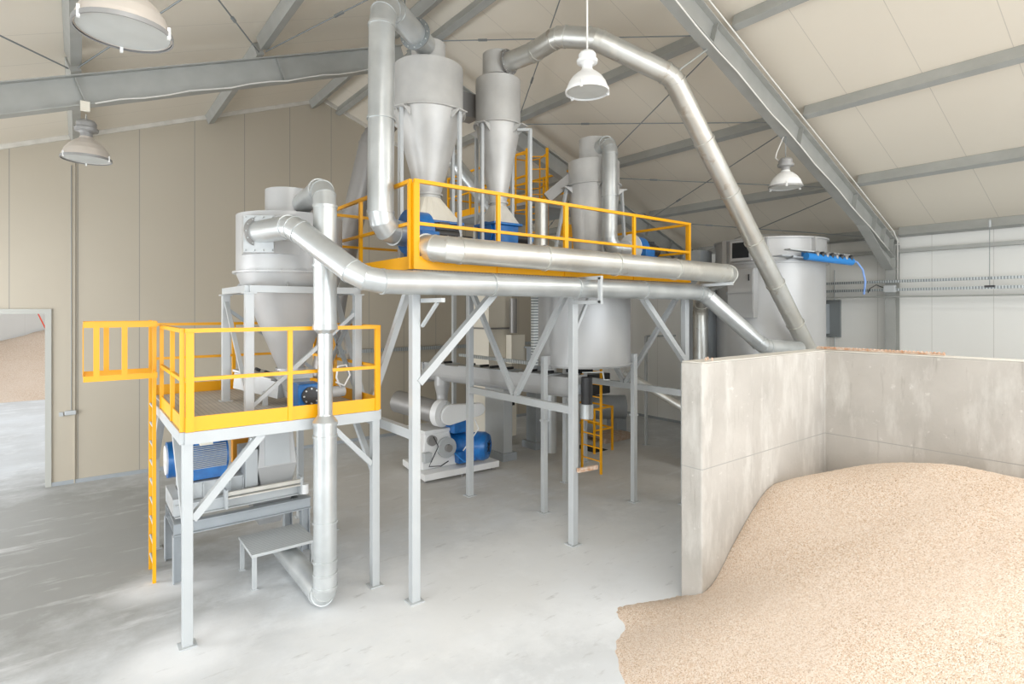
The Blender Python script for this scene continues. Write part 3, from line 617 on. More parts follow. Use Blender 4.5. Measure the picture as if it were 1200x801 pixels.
cyclone('cyclone', 'right cyclone standing over the round tank, behind the railing', 8.02, 7.68, .50, 6.48, 6.02, 4.15, .34, .29, .40, 'raw', [(242, .04), (157, .35), (-30, .1), (60, .1)], 4.11)
CD = cyclone('cyclone', 'wide silver cyclone standing in a square frame on the low left platform', 2.35, 8.05, .69, 4.87, 4.10, 2.80, .17, .33, .32, 'silver', [], 2.31)
# inlet box of cyclone D, and inlets of the others
ib = MB(); ib.quad([(1.74,8.35,4.30),(1.64,7.57,4.32),(1.64,7.57,4.78),(1.74,8.35,4.86),(2.35,7.37,4.30),(1.94,7.35,4.32),(1.94,7.35,4.78),(2.35,7.37,4.86)],
    [(0,1,2,3),(1,5,6,2),(5,4,7,6),(3,2,6,7),(0,4,5,1)])
ib.build('inlet_box', 'silver', CD)
pl = MB().beam((1.64, 7.56, 4.55), (1.94, 7.34, 4.55), .02, .46).build('inlet_plate', 'grey', CD)
for k in range(4):
    for zz in (4.345, 4.755): MB().cyl((1.655+k*.088, 7.54-k*.066, zz), (1.64+k*.088, 7.52-k*.066, zz), .01, n=6).build('bolt', 'galv', pl)
MB().box((5.0, 7.85, 6.85), (5.4, 8.15, 7.25)).build('inlet_duct', 'rawdark', [o for o in bpy.data.objects if o.get('label', '').startswith('narrower')][0])
mb = MB(); mb.beam((7.68, 7.95, 6.2), (7.30, 8.25, 5.8), .16, .2); mb.build('inlet_duct', 'rawdark', [o for o in bpy.data.objects if o.get('label', '').startswith('right cyclone')][0])
single(MB().lathe((7.2, 8.3, 0), [(.001, 5.72), (.13, 5.72), (.13, 4.12), (.001, 4.12)], 24), 'air_duct', 'galv_dusty', 'short vertical dull duct to the left of the right cyclone', 'duct')
for p in ((-.6, -.35), (.6, -.35)): pass
# square frame for cyclone D
fd = thing('support_stand', 'grey square steel frame on four legs carrying the left cyclone', 'frame', (2.33, 8.05, 2.31))
fx0, fx1, fy0, fy1, fz = 1.66, 3.04, 7.38, 8.74, 3.86
for p, q in (((fx0, fy0), (fx1, fy0)), ((fx0, fy1), (fx1, fy1)), ((fx0, fy0), (fx0, fy1)), ((fx1, fy0), (fx1, fy1))): MB().beam((*p, fz), (*q, fz), .1, .085).build('top_beam', 'grey', fd)
for x in (fx0, fx1):
    for y in (fy0, fy1):
        l = MB().box((x-.05, y-.05, 2.32), (x+.05, y+.05, fz-.04)).build('leg', 'grey', fd, .005); MB().box((x-.08, y-.08, 2.31), (x+.08, y+.08, 2.325)).build('foot_plate', 'grey', l); MB().box((x-.075, y-.075, fz-.06), (x+.075, y+.075, fz-.043)).build('cap_plate', 'grey', l)
br(fd, (fx0+.04, fy0, 2.42), (fx1-.04, fy0, 3.55), .05); br(fd, (fx0, fy0+.04, 2.5), (fx0, fy1-.04, 3.7), .05); br(fd, (fx0+.04, fy1, 3.6), (fx1-.04, fy1, 2.6), .05, 'greydk'); br(fd, (fx1, fy0+.04, 3.65), (fx1, fy1-.04, 2.55), .05, 'greydk'); br(fd, (fx1, fy0+.04, 2.5), (fx1, fy1-.04, 3.65), .05, 'greydk')
for a in (-110, -75, 160, 20, 90):
    a = math.radians(a); c = V((2.35+.66*math.cos(a), 8.05+.66*math.sin(a), 0)); d = V((math.cos(a), math.sin(a), 0)); s = V((-d.y, d.x, 0))
    MB().quad([c+d*.04+V((0,0,3.9)), c-d*.14+V((0,0,3.9)), c-d*.10+V((0,0,4.08)), c+d*.02+s*.012+V((0,0,3.9)), c-d*.14+s*.012+V((0,0,3.9)), c-d*.10+s*.012+V((0,0,4.08))], [(0,1,2),(5,4,3),(0,1,4,3),(1,2,5,4),(2,0,3,5)]).build('gusset', 'grey', CD)

# hoppers and rotary valves under cyclones A and B
def valve(x, y, w, zc, zh, zv, label, mhop):
    t = thing('rotary_valve', label, 'rotary valve', (x, y, 4.11)); n = 4
    n = 24; vs = []; 
    for k in range(n):
        a = 2*math.pi*k/n-math.pi*.75; vs.append((x+zh[1]*math.cos(a), y+zh[1]*math.sin(a), zc))
    for k in range(n):
        f = k/n*4; i = int(f); u = f-i; cs = [(-1,-1),(1,-1),(1,1),(-1,1),(-1,-1)]; a, b_ = cs[i], cs[i+1]
        vs.append((x+w*(a[0]+(b_[0]-a[0])*u), y+w*(a[1]+(b_[1]-a[1])*u), zh[0]))
    MB().quad(vs, [(i, (i+1) % n, (i+1) % n+n, i+n) for i in range(n)]).build('hopper', mhop, t)
    mb = MB(); mb.box((x-w-.04, y-w-.04, zh[0]-.04), (x+w+.04, y+w+.04, zh[0])); mb.box((x-w*.95, y-w*.95, zv), (x+w*.95, y+w*.95, zh[0]-.04)); mb.cyl((x-w-.02, y, (zv+zh[0])/2), (x+w+.02, y, (zv+zh[0])/2), w*.75); mb.box((x-w*.8, y-w*.8, 4.11), (x+w*.8, y+w*.8, zv))
    mb.build('valve_body', 'blue', t, .008)
    MB().cyl((x+w, y-.05, zv+.12), (x+w+.38, y-.05, zv+.12), .085, n=20).build('motor', 'black', t); MB().cyl((x+w+.38, y-.05, zv+.12), (x+w+.42, y-.05, zv+.12), .07, n=20).build('motor_cap', 'blue2', t)
valve(4.27, 7.58, .36, 5.31, (4.93, .19), 4.58, 'blue rotary valve with cream hopper under the largest cyclone', 'cream')
valve(5.56, 7.52, .255, 5.33, (5.03, .14), 4.70, 'blue rotary valve with grey hopper under the middle cyclone', 'dusty')
# fans
def fan(x, y, z, r, label, disc='blue', motor=.42, base=4.11):
    t = thing('blower_fan', label, 'fan', (x, y, base))
    mb = MB(); mb.cyl((x-.13, y, z), (x+.13, y, z), r, n=36); mb.box((x-.13, y-r-.12, z-r), (x+.13, y, z-.02)); mb.build('fan_casing', 'blue', t, .01)
    mb = MB(); mb.cyl((x-.15, y, z), (x-.13, y, z), r*(1.05 if disc == 'blue' else 1.15), n=36); mb.cyl((x-.22, y, z), (x-.15, y, z), .14, n=24); mb.build('side_plate', disc, t)
    mb = MB(); mb.box((x-.2, y-.16, base), (x+.62, y+.16, base+.04)); mb.quad([(x+.14,y-.15,base+.04),(x+.2,y-.15,base+.04),(x+.2,y+.15,base+.04),(x+.14,y+.15,base+.04),(x+.14,y-.1,z),(x+.2,y-.1,z),(x+.2,y+.1,z),(x+.14,y+.1,z)], [(0,1,2,3),(4,5,6,7),(0,1,5,4),(1,2,6,5),(2,3,7,6),(3,0,4,7)]); mb.box((x+.3, y-.08, base+.04), (x+.55, y+.08, z-.1)); mb.build('pedestal', 'blue', t)
    mb = MB(); mb.cyl((x+.2, y, z), (x+.2+motor, y, z), .115, n=26)
    for k in range(10): a = 2*math.pi*k/10; mb.beam((x+.24, y+.12*math.cos(a), z+.12*math.sin(a)), (x+.14+motor, y+.12*math.cos(a), z+.12*math.sin(a)), .02, .02)
    mb.box((x+.32, y-.07, z+.1), (x+.48, y+.07, z+.17)); mb.build('motor', 'black', t)
    return t
fan(3.60, 6.72, 4.64, .28, 'blue blower fan at the left corner of the upper platform', 'blue')
fan(8.30, 6.88, 4.74, .24, 'small blue blower fan with white side disc at the right end of the upper platform', 'white', .42)

# ---------------------------------------------------------------- ducts
duct('air_duct', 'long lower horizontal galvanised duct running from the left cyclone to the concrete wall', [(1.80, 7.50, 4.58), (1.99, 6.70, 4.57), (2.50, 5.86, 3.92), (8.90, 5.84, 3.92), (9.93, 5.25, 2.93), (10.8, 5.0, 2.86)], .14, .34, 'galv', 3, flange=(True, False), step=1.7)
duct('air_duct', 'long upper horizontal dusty duct in front of the upper platform railing', [(3.44, 6.30, 4.40), (3.44, 5.88, 4.34), (9.18, 5.45, 4.24), (10.0, 6.5, 4.1), (11.0, 7.26, 3.7), (11.0, 7.26, 0)], .165, .32, 'galv_dusty', 3, step=1.35)
duct('air_duct', 'thick vertical galvanised duct beside the largest cyclone, from top elbow to fan', [(4.08, 7.35, 7.54), (3.02, 6.54, 7.52), (3.0, 6.54, 4.60), (3.45, 6.70, 4.60)], .163, .36, 'galv', 3, flange=(False, False), step=1.4)
t = thing('duct_flange', 'dark bolted flange ring where the thick duct meets the largest cyclone', 'flange', (3.82, 7.15, 7.54))
_p, _t = V((3.80, 7.135, 7.54)), V((1.06, .81, .02)).normalized(); MB().cyl(_p-_t*.015, _p+_t*.015, .225, n=36).build('ring', 'steel_dark', t)
_d, _s, _u = frame(_t)
for k in range(12): c = _p+(_s*math.cos(k*math.pi/6)+_u*math.sin(k*math.pi/6))*.20; MB().cyl(c-_t*.03, c+_t*.03, .010, n=6).build('bolt', 'galv', t)
duct('air_duct', 'long diagonal duct arching from the middle cyclone down behind the concrete wall', [(5.58, 7.25, 7.66), (5.70, 6.75, 7.68), (5.72, 6.20, 7.72), (6.0, 5.72, 7.58), (7.02, 5.12, 7.10), (11.6, 5.1, 2.60)], .155, .36, 'galv_dusty', 3, step=1.1, flange=(True, False))
duct('air_duct', 'short galvanised duct from the right cyclone top down to its fan', [(8.0, 7.55, 6.72), (7.76, 7.02, 6.74), (7.73, 7.0, 4.74), (8.12, 6.90, 4.74)], .14, .26, 'galv', 4, step=.9)
duct('air_duct', 'vertical galvanised duct in front of the left cyclone with upper elbow', [(2.42, 7.85, 5.03), (2.33, 6.62, 5.08), (2.33, 6.62, 3.42)], .135, .24, 'galv', 3, step=1.2)
t = thing('air_duct', 'slim lower duct passing the low platform railing, widening down to the floor', 'duct', (2.27, 6.47, 0))
MB().lathe((2.33, 6.62, 0), [(.135, 3.43), (.145, 3.43), (.145, 3.38), (.085, 3.32), (.085, 2.34), (.075, 2.34)], 32).build('slim_duct', 'galv', t)
MB().lathe((2.33, 6.62, 0), [(.085, 2.36), (.09, 2.345), (.145, 2.27), (.145, 2.24), (.134, 2.24), (.134, .40)], 32).build('wide_duct', 'galv', t)
for z in (3.38, 2.25, 2.1, 1.08, .62, .47): MB().lathe((2.33, 6.62, 0), [(.13, z-.012), (.146, z-.012), (.146, z+.012), (.13, z+.012)], 32).build('clamp_ring', 'galv', t)
duct('air_duct', 'low floor duct with fabric cuff running from the mill to the vertical duct', [(2.33, 6.62, .47), (2.33, 6.63, .17), (2.28, 8.6, .26)], .138, .14, 'galv', 3, step=1.9)
duct('spout_pipe', 'dull dark spout pipe sloping behind the upper platform railing', [(4.35, 9.15, 6.95), (4.14, 9.40, 6.62), (3.69, 9.80, 4.1), (3.45, 9.95, 2.4)], .2, .3, 'rawdark', 3, step=1.3)
duct('spout_pipe', 'galvanised spout sloping down between the two big cyclones', [(5.1, 9.3, 7.1), (6.15, 8.5, 5.5), (6.4, 8.45, 4.9)], .13, .2, 'galv', 3, step=2)
duct('spout_pipe', 'galvanised pipe sloping to the floor behind the right platform legs', [(9.35, 8.05, 2.25), (9.90, 6.75, 1.5), (10.4, 6.0, .9)], .085, .15, 'galv_dusty', 2, step=2)
duct('spout_pipe', 'thick vertical galvanised pipe under the screw conveyor', [(9.02, 10.05, 3.7), (9.0, 10.03, .18)], .135, .2, 'galv', 2, step=1.5)

single(MB().cyl((7.05, 5.02, 7.16), (7.62, 4.82, 7.62), .015, n=8), 'duct_hanger', 'steel', 'thin steel stay from the diagonal duct elbow up to the near rafter', 'hanger')
# ---------------------------------------------------------------- round tank under the upper platform
TK = thing('round_tank', 'large round grey tank hanging under the upper platform on three legs', 'tank', (7.62, 7.62, 0))
MB().lathe((7.62, 7.62, 0), [(.001, 3.93), (.90, 3.93), (.92, 3.90), (.92, 2.62), (.9, 2.56), (.001, 2.54)], 64).build('tank_body', 'silver', TK)
MB().lathe((7.62, 7.62, 0), [(.91, 2.62), (.95, 2.62), (.95, 2.595), (.90, 2.595)], 64).build('bottom_rim', 'silver', TK)
for x, y in ((6.55, 7.48), (8.24, 6.86), (8.05, 8.52)):
    l = MB().box((x-.045, y-.045, 0), (x+.045, y+.045, 2.78)).build('leg', 'grey', TK, .004); MB().box((x-.08, y-.08, 0), (x+.08, y+.08, .015)).build('foot_plate', 'grey', l); MB().box((x-.06, y-.06, 1.62), (x+.06, y+.06, 1.65)).build('joint_plate', 'grey', l)
    d = V((7.62-x, 7.62-y, 0)).normalized(); c = V((x, y, 2.66)); MB().beam(c, c+d*.22, .012, .24).build('bracket', 'silver', TK)
mb = MB(); mb.cyl((7.0, 6.98, 2.50), (7.35, 6.82, 2.50), .012, n=8); mb.cyl((7.35, 6.82, 2.50), (7.36, 6.80, 2.36), .012, n=8); mb.cyl((7.36, 6.80, 2.36), (7.46, 6.76, 2.36), .012, n=8); mb.build('crank_handle', 'galv', TK)
MB().box((7.2, 7.25, 2.44), (7.55, 7.6, 2.545)).build('slide_gate', 'dark', TK)
mt = thing('screw_motor', 'black hanging motor with silver cover at the screw conveyor end', 'motor', (7.02, 6.93, 1.7))
MB().cyl((7.06, 6.93, 1.95), (7.06, 6.93, 2.42), .10, n=24).build('motor', 'black', mt); MB().cyl((7.06, 6.93, 1.70), (7.06, 6.93, 1.95), .115, n=24).build('fan_cover', 'galv', mt)
# screw conveyor
SC = thing('screw_conveyor', 'long grey U-trough screw conveyor under the tank leading to the pellet mill', 'conveyor', (6.6, 9, 2.0))
U_ = [(-.17, .20), (-.17, 0)]+[(-.17*math.cos(a), -.17*math.sin(a)) for a in [math.pi*k/10 for k in range(1, 10)]]+[(.17, 0), (.17, .20), (.21, .20), (.21, .215), (-.21, .215), (-.21, .20)]
MB().profile((6.98, 7.12, 2.20), (6.30, 11.1, 2.20), U_).build('trough', 'silver', SC)
for a, b_ in (((6.98, 7.12), (6.985, 7.09)), ((6.30, 11.1), (6.295, 11.13))): MB().beam((*a, 2.21), (*b_, 2.21), .46, .46).build('end_plate', 'silver', SC)
MB().cyl((6.985, 7.1, 2.2), (7.0, 7.0, 2.2), .09, n=20).build('bearing', 'greydk', SC)
for f in (.2, .45, .62, .9):
    c = V((6.98, 7.12, 2.425)).lerp(V((6.30, 11.1, 2.425)), f); d = V((-.68, 3.98, 0)).normalized(); ld_ = MB().beam(c-d*.35, c+d*.35, .44, .02).build('lid', 'grey', SC)
    mb = MB()
    for sg in (-1, 1): mb.beam(c+d*.2*sg+V((-.1, 0, .03)), c+d*.2*sg+V((.1, 0, .03)), .05, .05)
    mb.build('latch', 'black', ld_)
MB().lathe((6.37, 10.7, 0), [(.17, 2.15), (.17, 1.95), (.12, 1.72), (.12, 1.50)], 26).build('outlet_spout', 'silver', SC)
MB().box((6.2, 11.13, 2.02), (6.42, 11.22, 2.12)).build('bearing_block', 'blue', SC)

# ---------------------------------------------------------------- pellet mill on the floor
PM = thing('pellet_mill', 'white pellet mill with large blue motor and grey conditioner drum on a white base', 'pellet mill', (6.4, 10.8, 0))
mb = MB(); mb.quad([(5.64,10.18,.06),(7.52,10.12,.06),(7.52,10.9,.06),(5.86,11.6,.06),(5.64,10.18,.2),(7.52,10.12,.2),(7.52,10.9,.2),(5.86,11.6,.2)], [(0,1,2,3),(4,5,6,7),(0,1,5,4),(1,2,6,5),(2,3,7,6),(3,0,4,7)])
mb.build('base_frame', 'white', PM, .012)
for x, y in ((5.72, 10.32), (6.6, 10.25), (7.42, 10.22), (5.95, 11.45), (7.4, 10.82)): MB().cyl((x, y, 0), (x, y, .06), .05, n=12).build('foot', 'rawdark', PM)
mb = MB(); mb.quad([(5.75,10.5,.2),(6.6,10.45,.2),(6.6,11.2,.2),(5.9,11.4,.2),(5.85,10.55,.95),(6.45,10.5,.95),(6.45,11.1,.95),(5.95,11.3,.95)], [(0,1,2,3),(4,5,6,7),(0,1,5,4),(1,2,6,5),(2,3,7,6),(3,0,4,7)]); mb.build('housing', 'white', PM, .03)
MB().box((5.82, 10.5, .95), (6.55, 11.3, 1.02)).build('top_plate', 'white', PM, .008)
MB().cyl((6.32, 10.46, .62), (6.32, 10.38, .62), .22, n=36).build('die_cover', 'grey', PM); MB().cyl((6.32, 10.38, .62), (6.32, 10.30, .62), .08, n=20).build('hub', 'rawdark', PM)
MB().cyl((6.0, 10.54, .80), (6.0, 10.46, .80), .11, n=28).build('inspection_cover', 'rawdark', PM)
MB().box((5.75, 10.34, .38), (5.95, 10.5, .58)).build('control_box', 'rust', PM, .01) if False else MB().box((5.75, 10.36, .38), (5.93, 10.5, .58)).build('control_box', 'grey', PM, .01)
MB().sweep([(5.98, 10.40, .9), (6.05, 10.32, .7), (5.92, 10.34, .45), (5.85, 10.36, .3), (6.1, 10.3, .28), (6.3, 10.32, .35)], .012, 8).build('cable', 'black', PM)
MB().sweep([(6.9, 10.2, 1.2), (6.95, 10.12, 1.0), (6.75, 10.1, .8), (6.6, 10.2, .55)], .014, 8).build('cable', 'white', PM)
MB().sweep([(6.45, 10.3, .5), (6.6, 10.15, .32), (6.85, 10.12, .34), (6.95, 10.2, .6)], .016, 8).build('cable', 'blue2', PM)
mo = MB(); mo.cyl((6.60, 10.85, .58), (7.05, 10.26, .58), .29, n=36); mo.box((6.55, 10.3, .25), (7.05, 10.8, .5)); mo = mo.build('motor', 'blue', PM)
for k in range(14):
    pass
mo2 = MB().lathe((7.03, 10.29, .58), [(.30, -.02), (.315, 0), (.315, .16), (.27, .25), (.17, .28), (.17, .265), (.001, .265)], 36, axis=(.6, -.8, 0)).build('fan_cover', 'blue', PM)
mb = MB()
for k in range(7):
    a = 2*math.pi*k/7; c = V((7.03, 10.29, .58))+V((.6, -.8, 0))*.272; _d, s_, u_ = frame((.6, -.8, 0)); mb.beam(c, c+(s_*math.cos(a)+u_*math.sin(a))*.13, .02, .01)
mb.build('fan_grille', 'black', mo2)
MB().box((6.45, 10.35, .9), (6.85, 10.75, 1.3)).build('gearbox', 'blue', PM, .03)
MB().cyl((5.82, 11.75, 1.50), (6.22, 10.56, 1.36), .25, n=40).build('conditioner_drum', 'rawdark', PM)
cv = MB(); cv.cyl((6.21, 10.59, 1.36), (6.26, 10.45, 1.355), .29, n=40); cv.build('drum_end_plate', 'white', PM)
a_ = V((6.36, 10.38, 1.34)); b2 = V((7.02, 10.26, 1.40)); pts = []
n = 14
up = V((0, 0, 1)); dd = (b2-a_).normalized(); nn = dd.cross(up).normalized()
out = [a_+(-dd*math.cos(t)+up*math.sin(t))*.22 for t in [-math.pi/2+math.pi*k/n for k in range(n+1)]]+[b2+(dd*math.cos(t)+up*math.sin(t))*.14 for t in [math.pi/2-math.pi*k/n for k in range(n+1)]]
vs = [p+nn*.10 for p in out]+[p-nn*.06 for p in out]; m_ = len(out)
MB().quad(vs, [(i, (i+1) % m_, (i+1) % m_+m_, i+m_) for i in range(m_)]+[tuple(range(m_)), tuple(range(2*m_-1, m_-1, -1))]).build('belt_guard', 'white', PM, .02)
MB().box((6.33, 10.36, 1.52), (6.37, 10.5, 1.6)).build('lifting_eye', 'galv', PM)
MB().lathe((6.1, 10.9, 0), [(.15, 1.75), (.15, 1.5)], 24)

# ---------------------------------------------------------------- hammer mill under the low platform
HM = thing('machine_table', 'grey I-beam machine table on posts under the low platform', 'table', (1.85, 8.95, 0))
for y in (8.55, 9.42): MB().ibeam((1.0, y, .70), (2.78, y, .70), .16, .12, .012, .01).build('long_beam', 'greydk', HM)
for x in (1.07, 2.70): MB().ibeam((x, 8.62, .70), (x, 9.35, .70), .15, .12, .012, .01).build('end_beam', 'greydk', HM)
for x in (1.05, 2.70):
    for y in (8.55, 9.42): MB().ibeam((x, y, 0), (x, y, .62), .12, .12, .012, .01, up=(1, 0, 0)).build('leg', 'greydk', HM)
HX = thing('hammer_mill', 'grey hammer mill with ribbed blue motor on the machine table under the low platform', 'mill', (1.9, 9.0, .78))
for y in (8.62, 9.36): MB().ibeam((1.02, y, .92), (2.68, y, .92), .17, .12, .012, .01).build('skid_beam', 'grey', HX)
MB().beam((1.62, 8.50, 1.06), (2.62, 8.50, 1.06), .05, .05).build('guide_rod', 'dusty', HX); MB().beam((1.62, 8.50, 1.0), (2.62, 8.50, 1.0), .06, .02).build('guide_rail', 'dusty', HX)
for x in (1.62, 2.63): MB().box((x-.015, 8.46, .86), (x+.015, 8.62, 1.12)).build('end_bracket', 'grey', HX)
MB().box((1.0, 8.6, .86), (1.1, 9.4, 1.08)).build('cross_beam', 'grey', HX)
mb = MB(); mb.box((1.12, 8.75, 1.0), (1.95, 9.35, 1.22)); mb.build('motor_base', 'grey', HX, .01)
mb = MB()
for k in range(5): mb.box((1.2+k*.17, 8.71, 1.0), (1.215+k*.17, 8.75, 1.2))
mb.build('stiffener', 'grey', HX)
mo = MB(); mo.cyl((1.13, 9.0, 1.53), (1.71, 9.0, 1.53), .225, n=36); mo.box((1.15, 8.80, 1.24), (1.69, 9.2, 1.4)); mo.box((1.30, 8.85, 1.7), (1.60, 9.1, 1.84)); mo = mo.build('motor', 'blue', HX)
mb = MB()
for k in range(17):
    z = 1.35+k*.022; yy = math.sqrt(max(0, .225**2-(z-1.53)**2)); mb.box((1.2, 9.0-yy-.03, z-.004), (1.68, 9.0-yy+.02, z+.004))
mb.build('cooling_fins', 'grey', mo)
MB().cyl((.97, 9.0, 1.53), (1.14, 9.0, 1.53), .245, n=36).build('fan_cover', 'blue', mo); MB().cyl((.95, 9.0, 1.53), (.97, 9.0, 1.53), .2, n=36).build('fan_grille', 'white', mo)
MB().box((1.34, 8.74, 1.72), (1.5, 8.86, 1.80)).build('terminal_box', 'cream', mo, .006)
MB().sweep([(1.6, 8.8, 1.8), (1.68, 8.76, 1.88), (1.78, 8.8, 1.82), (1.84, 8.85, 1.95), (1.9, 8.9, 2.12)], .018, 8).build('cable', 'black', HX)
MB().box((1.90, 9.5, 1.22), (2.14, 9.62, 1.58)).build('switch_cabinet', 'orange', HX, .008)
mb = MB(); mb.quad([(2.12,8.70,1.02),(2.56,8.70,1.02),(2.56,9.3,1.02),(2.12,9.3,1.02),(2.06,8.66,1.3),(2.62,8.66,1.3),(2.62,9.32,1.3),(2.06,9.32,1.3),(2.14,8.72,2.08),(2.55,8.72,2.08),(2.55,9.26,2.08),(2.14,9.26,2.08)],
    [(0,1,5,4),(1,2,6,5),(2,3,7,6),(3,0,4,7),(4,5,9,8),(5,6,10,9),(6,7,11,10),(7,4,8,11),(8,9,10,11),(0,1,2,3)]); mb.build('mill_housing', 'silver', HX, .01)
d_ = MB().quad([(2.16,8.668,1.32),(2.52,8.668,1.32),(2.50,8.712,1.95),(2.17,8.712,1.95),(2.16,8.65,1.32),(2.52,8.65,1.32),(2.50,8.695,1.95),(2.17,8.695,1.95)], [(0,1,2,3),(4,5,6,7),(0,1,5,4),(1,2,6,5),(2,3,7,6),(3,0,4,7)]).build('access_door', 'grey', HX)
MB().beam((2.28, 8.66, 1.88), (2.40, 8.66, 1.88), .03, .03).build('door_handle', 'black', d_)
MB().box((1.90, 8.66, 1.05), (2.07, 9.2, 1.58)).build('bearing_housing', 'grey', HX, .01)
MB().cyl((1.98, 8.72, 1.58), (2.02, 8.72, 1.74), .06, n=16).build('grease_cap', 'galv', HX)
MB().box((2.66, 8.6, 1.9), (2.74, 8.7, 1.98)).build('latch', 'black', HX); MB().cyl((2.68, 8.5, .86), (2.68, 8.5, 1.0), .06, n=16).build('valve', 'white', HX)
mb = MB(); mb.quad([(2.0,8.75,.84),(2.6,8.75,.84),(2.6,9.25,.84),(2.0,9.25,.84),(2.12,8.8,.42),(2.42,8.8,.42),(2.42,9.1,.42),(2.12,9.1,.42)], [(0,1,2,3),(4,5,6,7),(0,1,5,4),(1,2,6,5),(2,3,7,6),(3,0,4,7)]); mb.build('outlet_hopper', 'silver', HX)
# step table
ST = thing('step_stool', 'low grey metal step with grated top in front of the machine table', 'step', (2.15, 8.05, 0))
MB().box((1.76, 7.68, .42), (2.58, 8.44, .46)).build('step_top', 'grate2', ST, .004)
for x in (1.80, 2.54):
    for y in (7.72, 8.40):
        l = MB().box((x-.025, y-.025, 0), (x+.025, y+.025, .42)).build('leg', 'grey', ST); MB().box((x-.04, y-.04, 0), (x+.04, y+.04, .01)).build('foot_plate', 'grey', l)
# feeder on the low platform
FE = thing('screw_feeder', 'grey feeder with blue gearbox under the left cyclone on the low platform', 'feeder', (2.35, 8.05, 2.31))
mb = MB(); mb.box((2.12, 7.82, 2.66), (2.58, 8.28, 2.72)); mb.quad([(2.15,7.85,2.66),(2.55,7.85,2.66),(2.55,8.25,2.66),(2.15,8.25,2.66),(2.22,7.6,2.42),(2.48,7.6,2.42),(2.48,8.25,2.42),(2.22,8.25,2.42)], [(0,1,2,3),(4,5,6,7),(0,1,5,4),(1,2,6,5),(2,3,7,6),(3,0,4,7)]); mb.build('housing', 'grey', FE)
MB().beam((2.25, 7.9, 2.52), (1.85, 8.6, 2.62), .3, .22).build('trough', 'grey', FE); ldd = MB().beam((2.2, 8.0, 2.66), (1.85, 8.6, 2.76), .34, .03).build('lid', 'silver', FE)
mb = MB()
for k in range(3): mb.beam((2.08-k*.08, 8.12+k*.16, 2.73+k*.03), (2.02-k*.08, 8.09+k*.16, 2.76+k*.03), .03, .04)
mb.build('latch', 'black', ldd)
for x, y in ((2.0, 8.0), (1.95, 8.5), (2.6, 8.1)): MB().box((x-.03, y-.03, 2.31), (x+.03, y+.03, 2.5)).build('support', 'grey', FE)
gb = MB().box((2.19, 7.18, 2.36), (2.49, 7.50, 2.66)).build('gearbox', 'blue', FE, .02); MB().cyl((2.34, 7.19, 2.51), (2.34, 7.15, 2.51), .115, n=28).build('flange', 'black', gb)
mb = MB()
for k in range(8): a = 2*math.pi*k/8; mb.cyl((2.34+.093*math.cos(a), 7.16, 2.51+.093*math.sin(a)), (2.34+.093*math.cos(a), 7.13, 2.51+.093*math.sin(a)), .011, n=8)
mb.build('bolt_circle', 'galv', gb)
MB().cyl((2.49, 7.36, 2.50), (2.86, 7.42, 2.50), .075, n=22).build('motor', 'grey', FE)
MB().sweep([(2.80, 7.35, 2.55), (2.72, 7.3, 2.7), (2.74, 7.3, 2.85), (2.86, 7.32, 2.86), (2.92, 7.33, 2.72), (2.84, 7.33, 2.58), (2.72, 7.32, 2.64)], .012, 8).build('cable', 'white', FE)
MB().box((2.26, 7.5, 2.42), (2.44, 7.65, 2.6)).build('coupling', 'greydk', FE)

# ---------------------------------------------------------------- grey silo by the right wall
sx, sy, sr = 12.08, 6.25, 1.10
SI = thing('silo', 'big round grey silo by the right wall behind the concrete bin', 'silo', (sx, sy, 0))
MB().lathe((sx, sy, 0), [(.001, 5.26), (.3, 5.25), (sr+.02, 5.08), (sr+.02, 4.58), (sr, 4.56), (sr, 2.5), (sr, .0)], 72).build('silo_body', 'silver', SI)
for z in (5.08, 4.58, 2.52): MB().lathe((sx, sy, 0), [(sr, z-.02), (sr+.06, z-.02), (sr+.06, z+.01), (sr, z+.01)], 72).build('flange', 'silver', SI)
tc_ = V((-.614, -.789, 0)); left = V((-.789, .614, 0))
def onsilo(phi, out=0.0):
    n_v = tc_*math.cos(phi)+left*math.sin(phi); return V((sx, sy, 0))+n_v*(sr+out), n_v
c, nv = onsilo(math.radians(51), -.07); s_ = nv.cross(V((0, 0, 1)))
def panel(c, s_, nv, w, z0, z1_, d):
    mb = MB(); p = c+V((0, 0, (z0+z1_)/2)); return mb.beam(p-s_*w/2, p+s_*w/2, d, z1_-z0)
dr = panel(c+nv*.1, s_, nv, .58, 3.44, 4.46, .2).build('access_door', 'silver', SI, .01)
panel(c+nv*.21, s_, nv, .54, 3.95, 4.42, .02).build('door_panel', 'silver', dr); panel(c+nv*.21, s_, nv, .54, 3.56, 3.93, .02).build('door_panel', 'silver', dr)
MB().beam(c+nv*.23-s_*.2*1+V((0, 0, 4.2)), c+nv*.23-s_*.2*1+V((0, 0, 4.33)), .02, .03).build('door_handle', 'black', dr)
for z in (3.6, 3.95, 4.3): MB().beam(c+nv*.18+s_*.3+V((0, 0, z-.03)), c+nv*.18+s_*.3+V((0, 0, z+.03)), .03, .03).build('hinge', 'greydk', dr)
op = panel(c+nv*.12, s_, nv, .46, 4.62, 5.04, .14).build('opening_frame', 'silver', SI); panel(c+nv*.195, s_, nv, .36, 4.68, 5.0, .01).build('dark_opening', 'dark', op)
for ph in (74, 28, -22):
    c2, n2v = onsilo(math.radians(ph), .03); MB().beam(c2+V((0, 0, 4.6)), c2+V((0, 0, 5.08)), .1, .09).build('lifting_lug', 'silver', SI)
MB().box((11.05, 7.3, 4.4), (11.5, 7.75, 4.95)).build('side_box', 'greydk', SI); MB().box((11.0, 7.15, 0), (11.45, 7.6, 4.35)).build('side_duct', 'greydk', SI)
MB().box((10.95, 6.6, 2.2), (11.3, 7.2, 2.5)).build('lower_ledge', 'grey', SI)
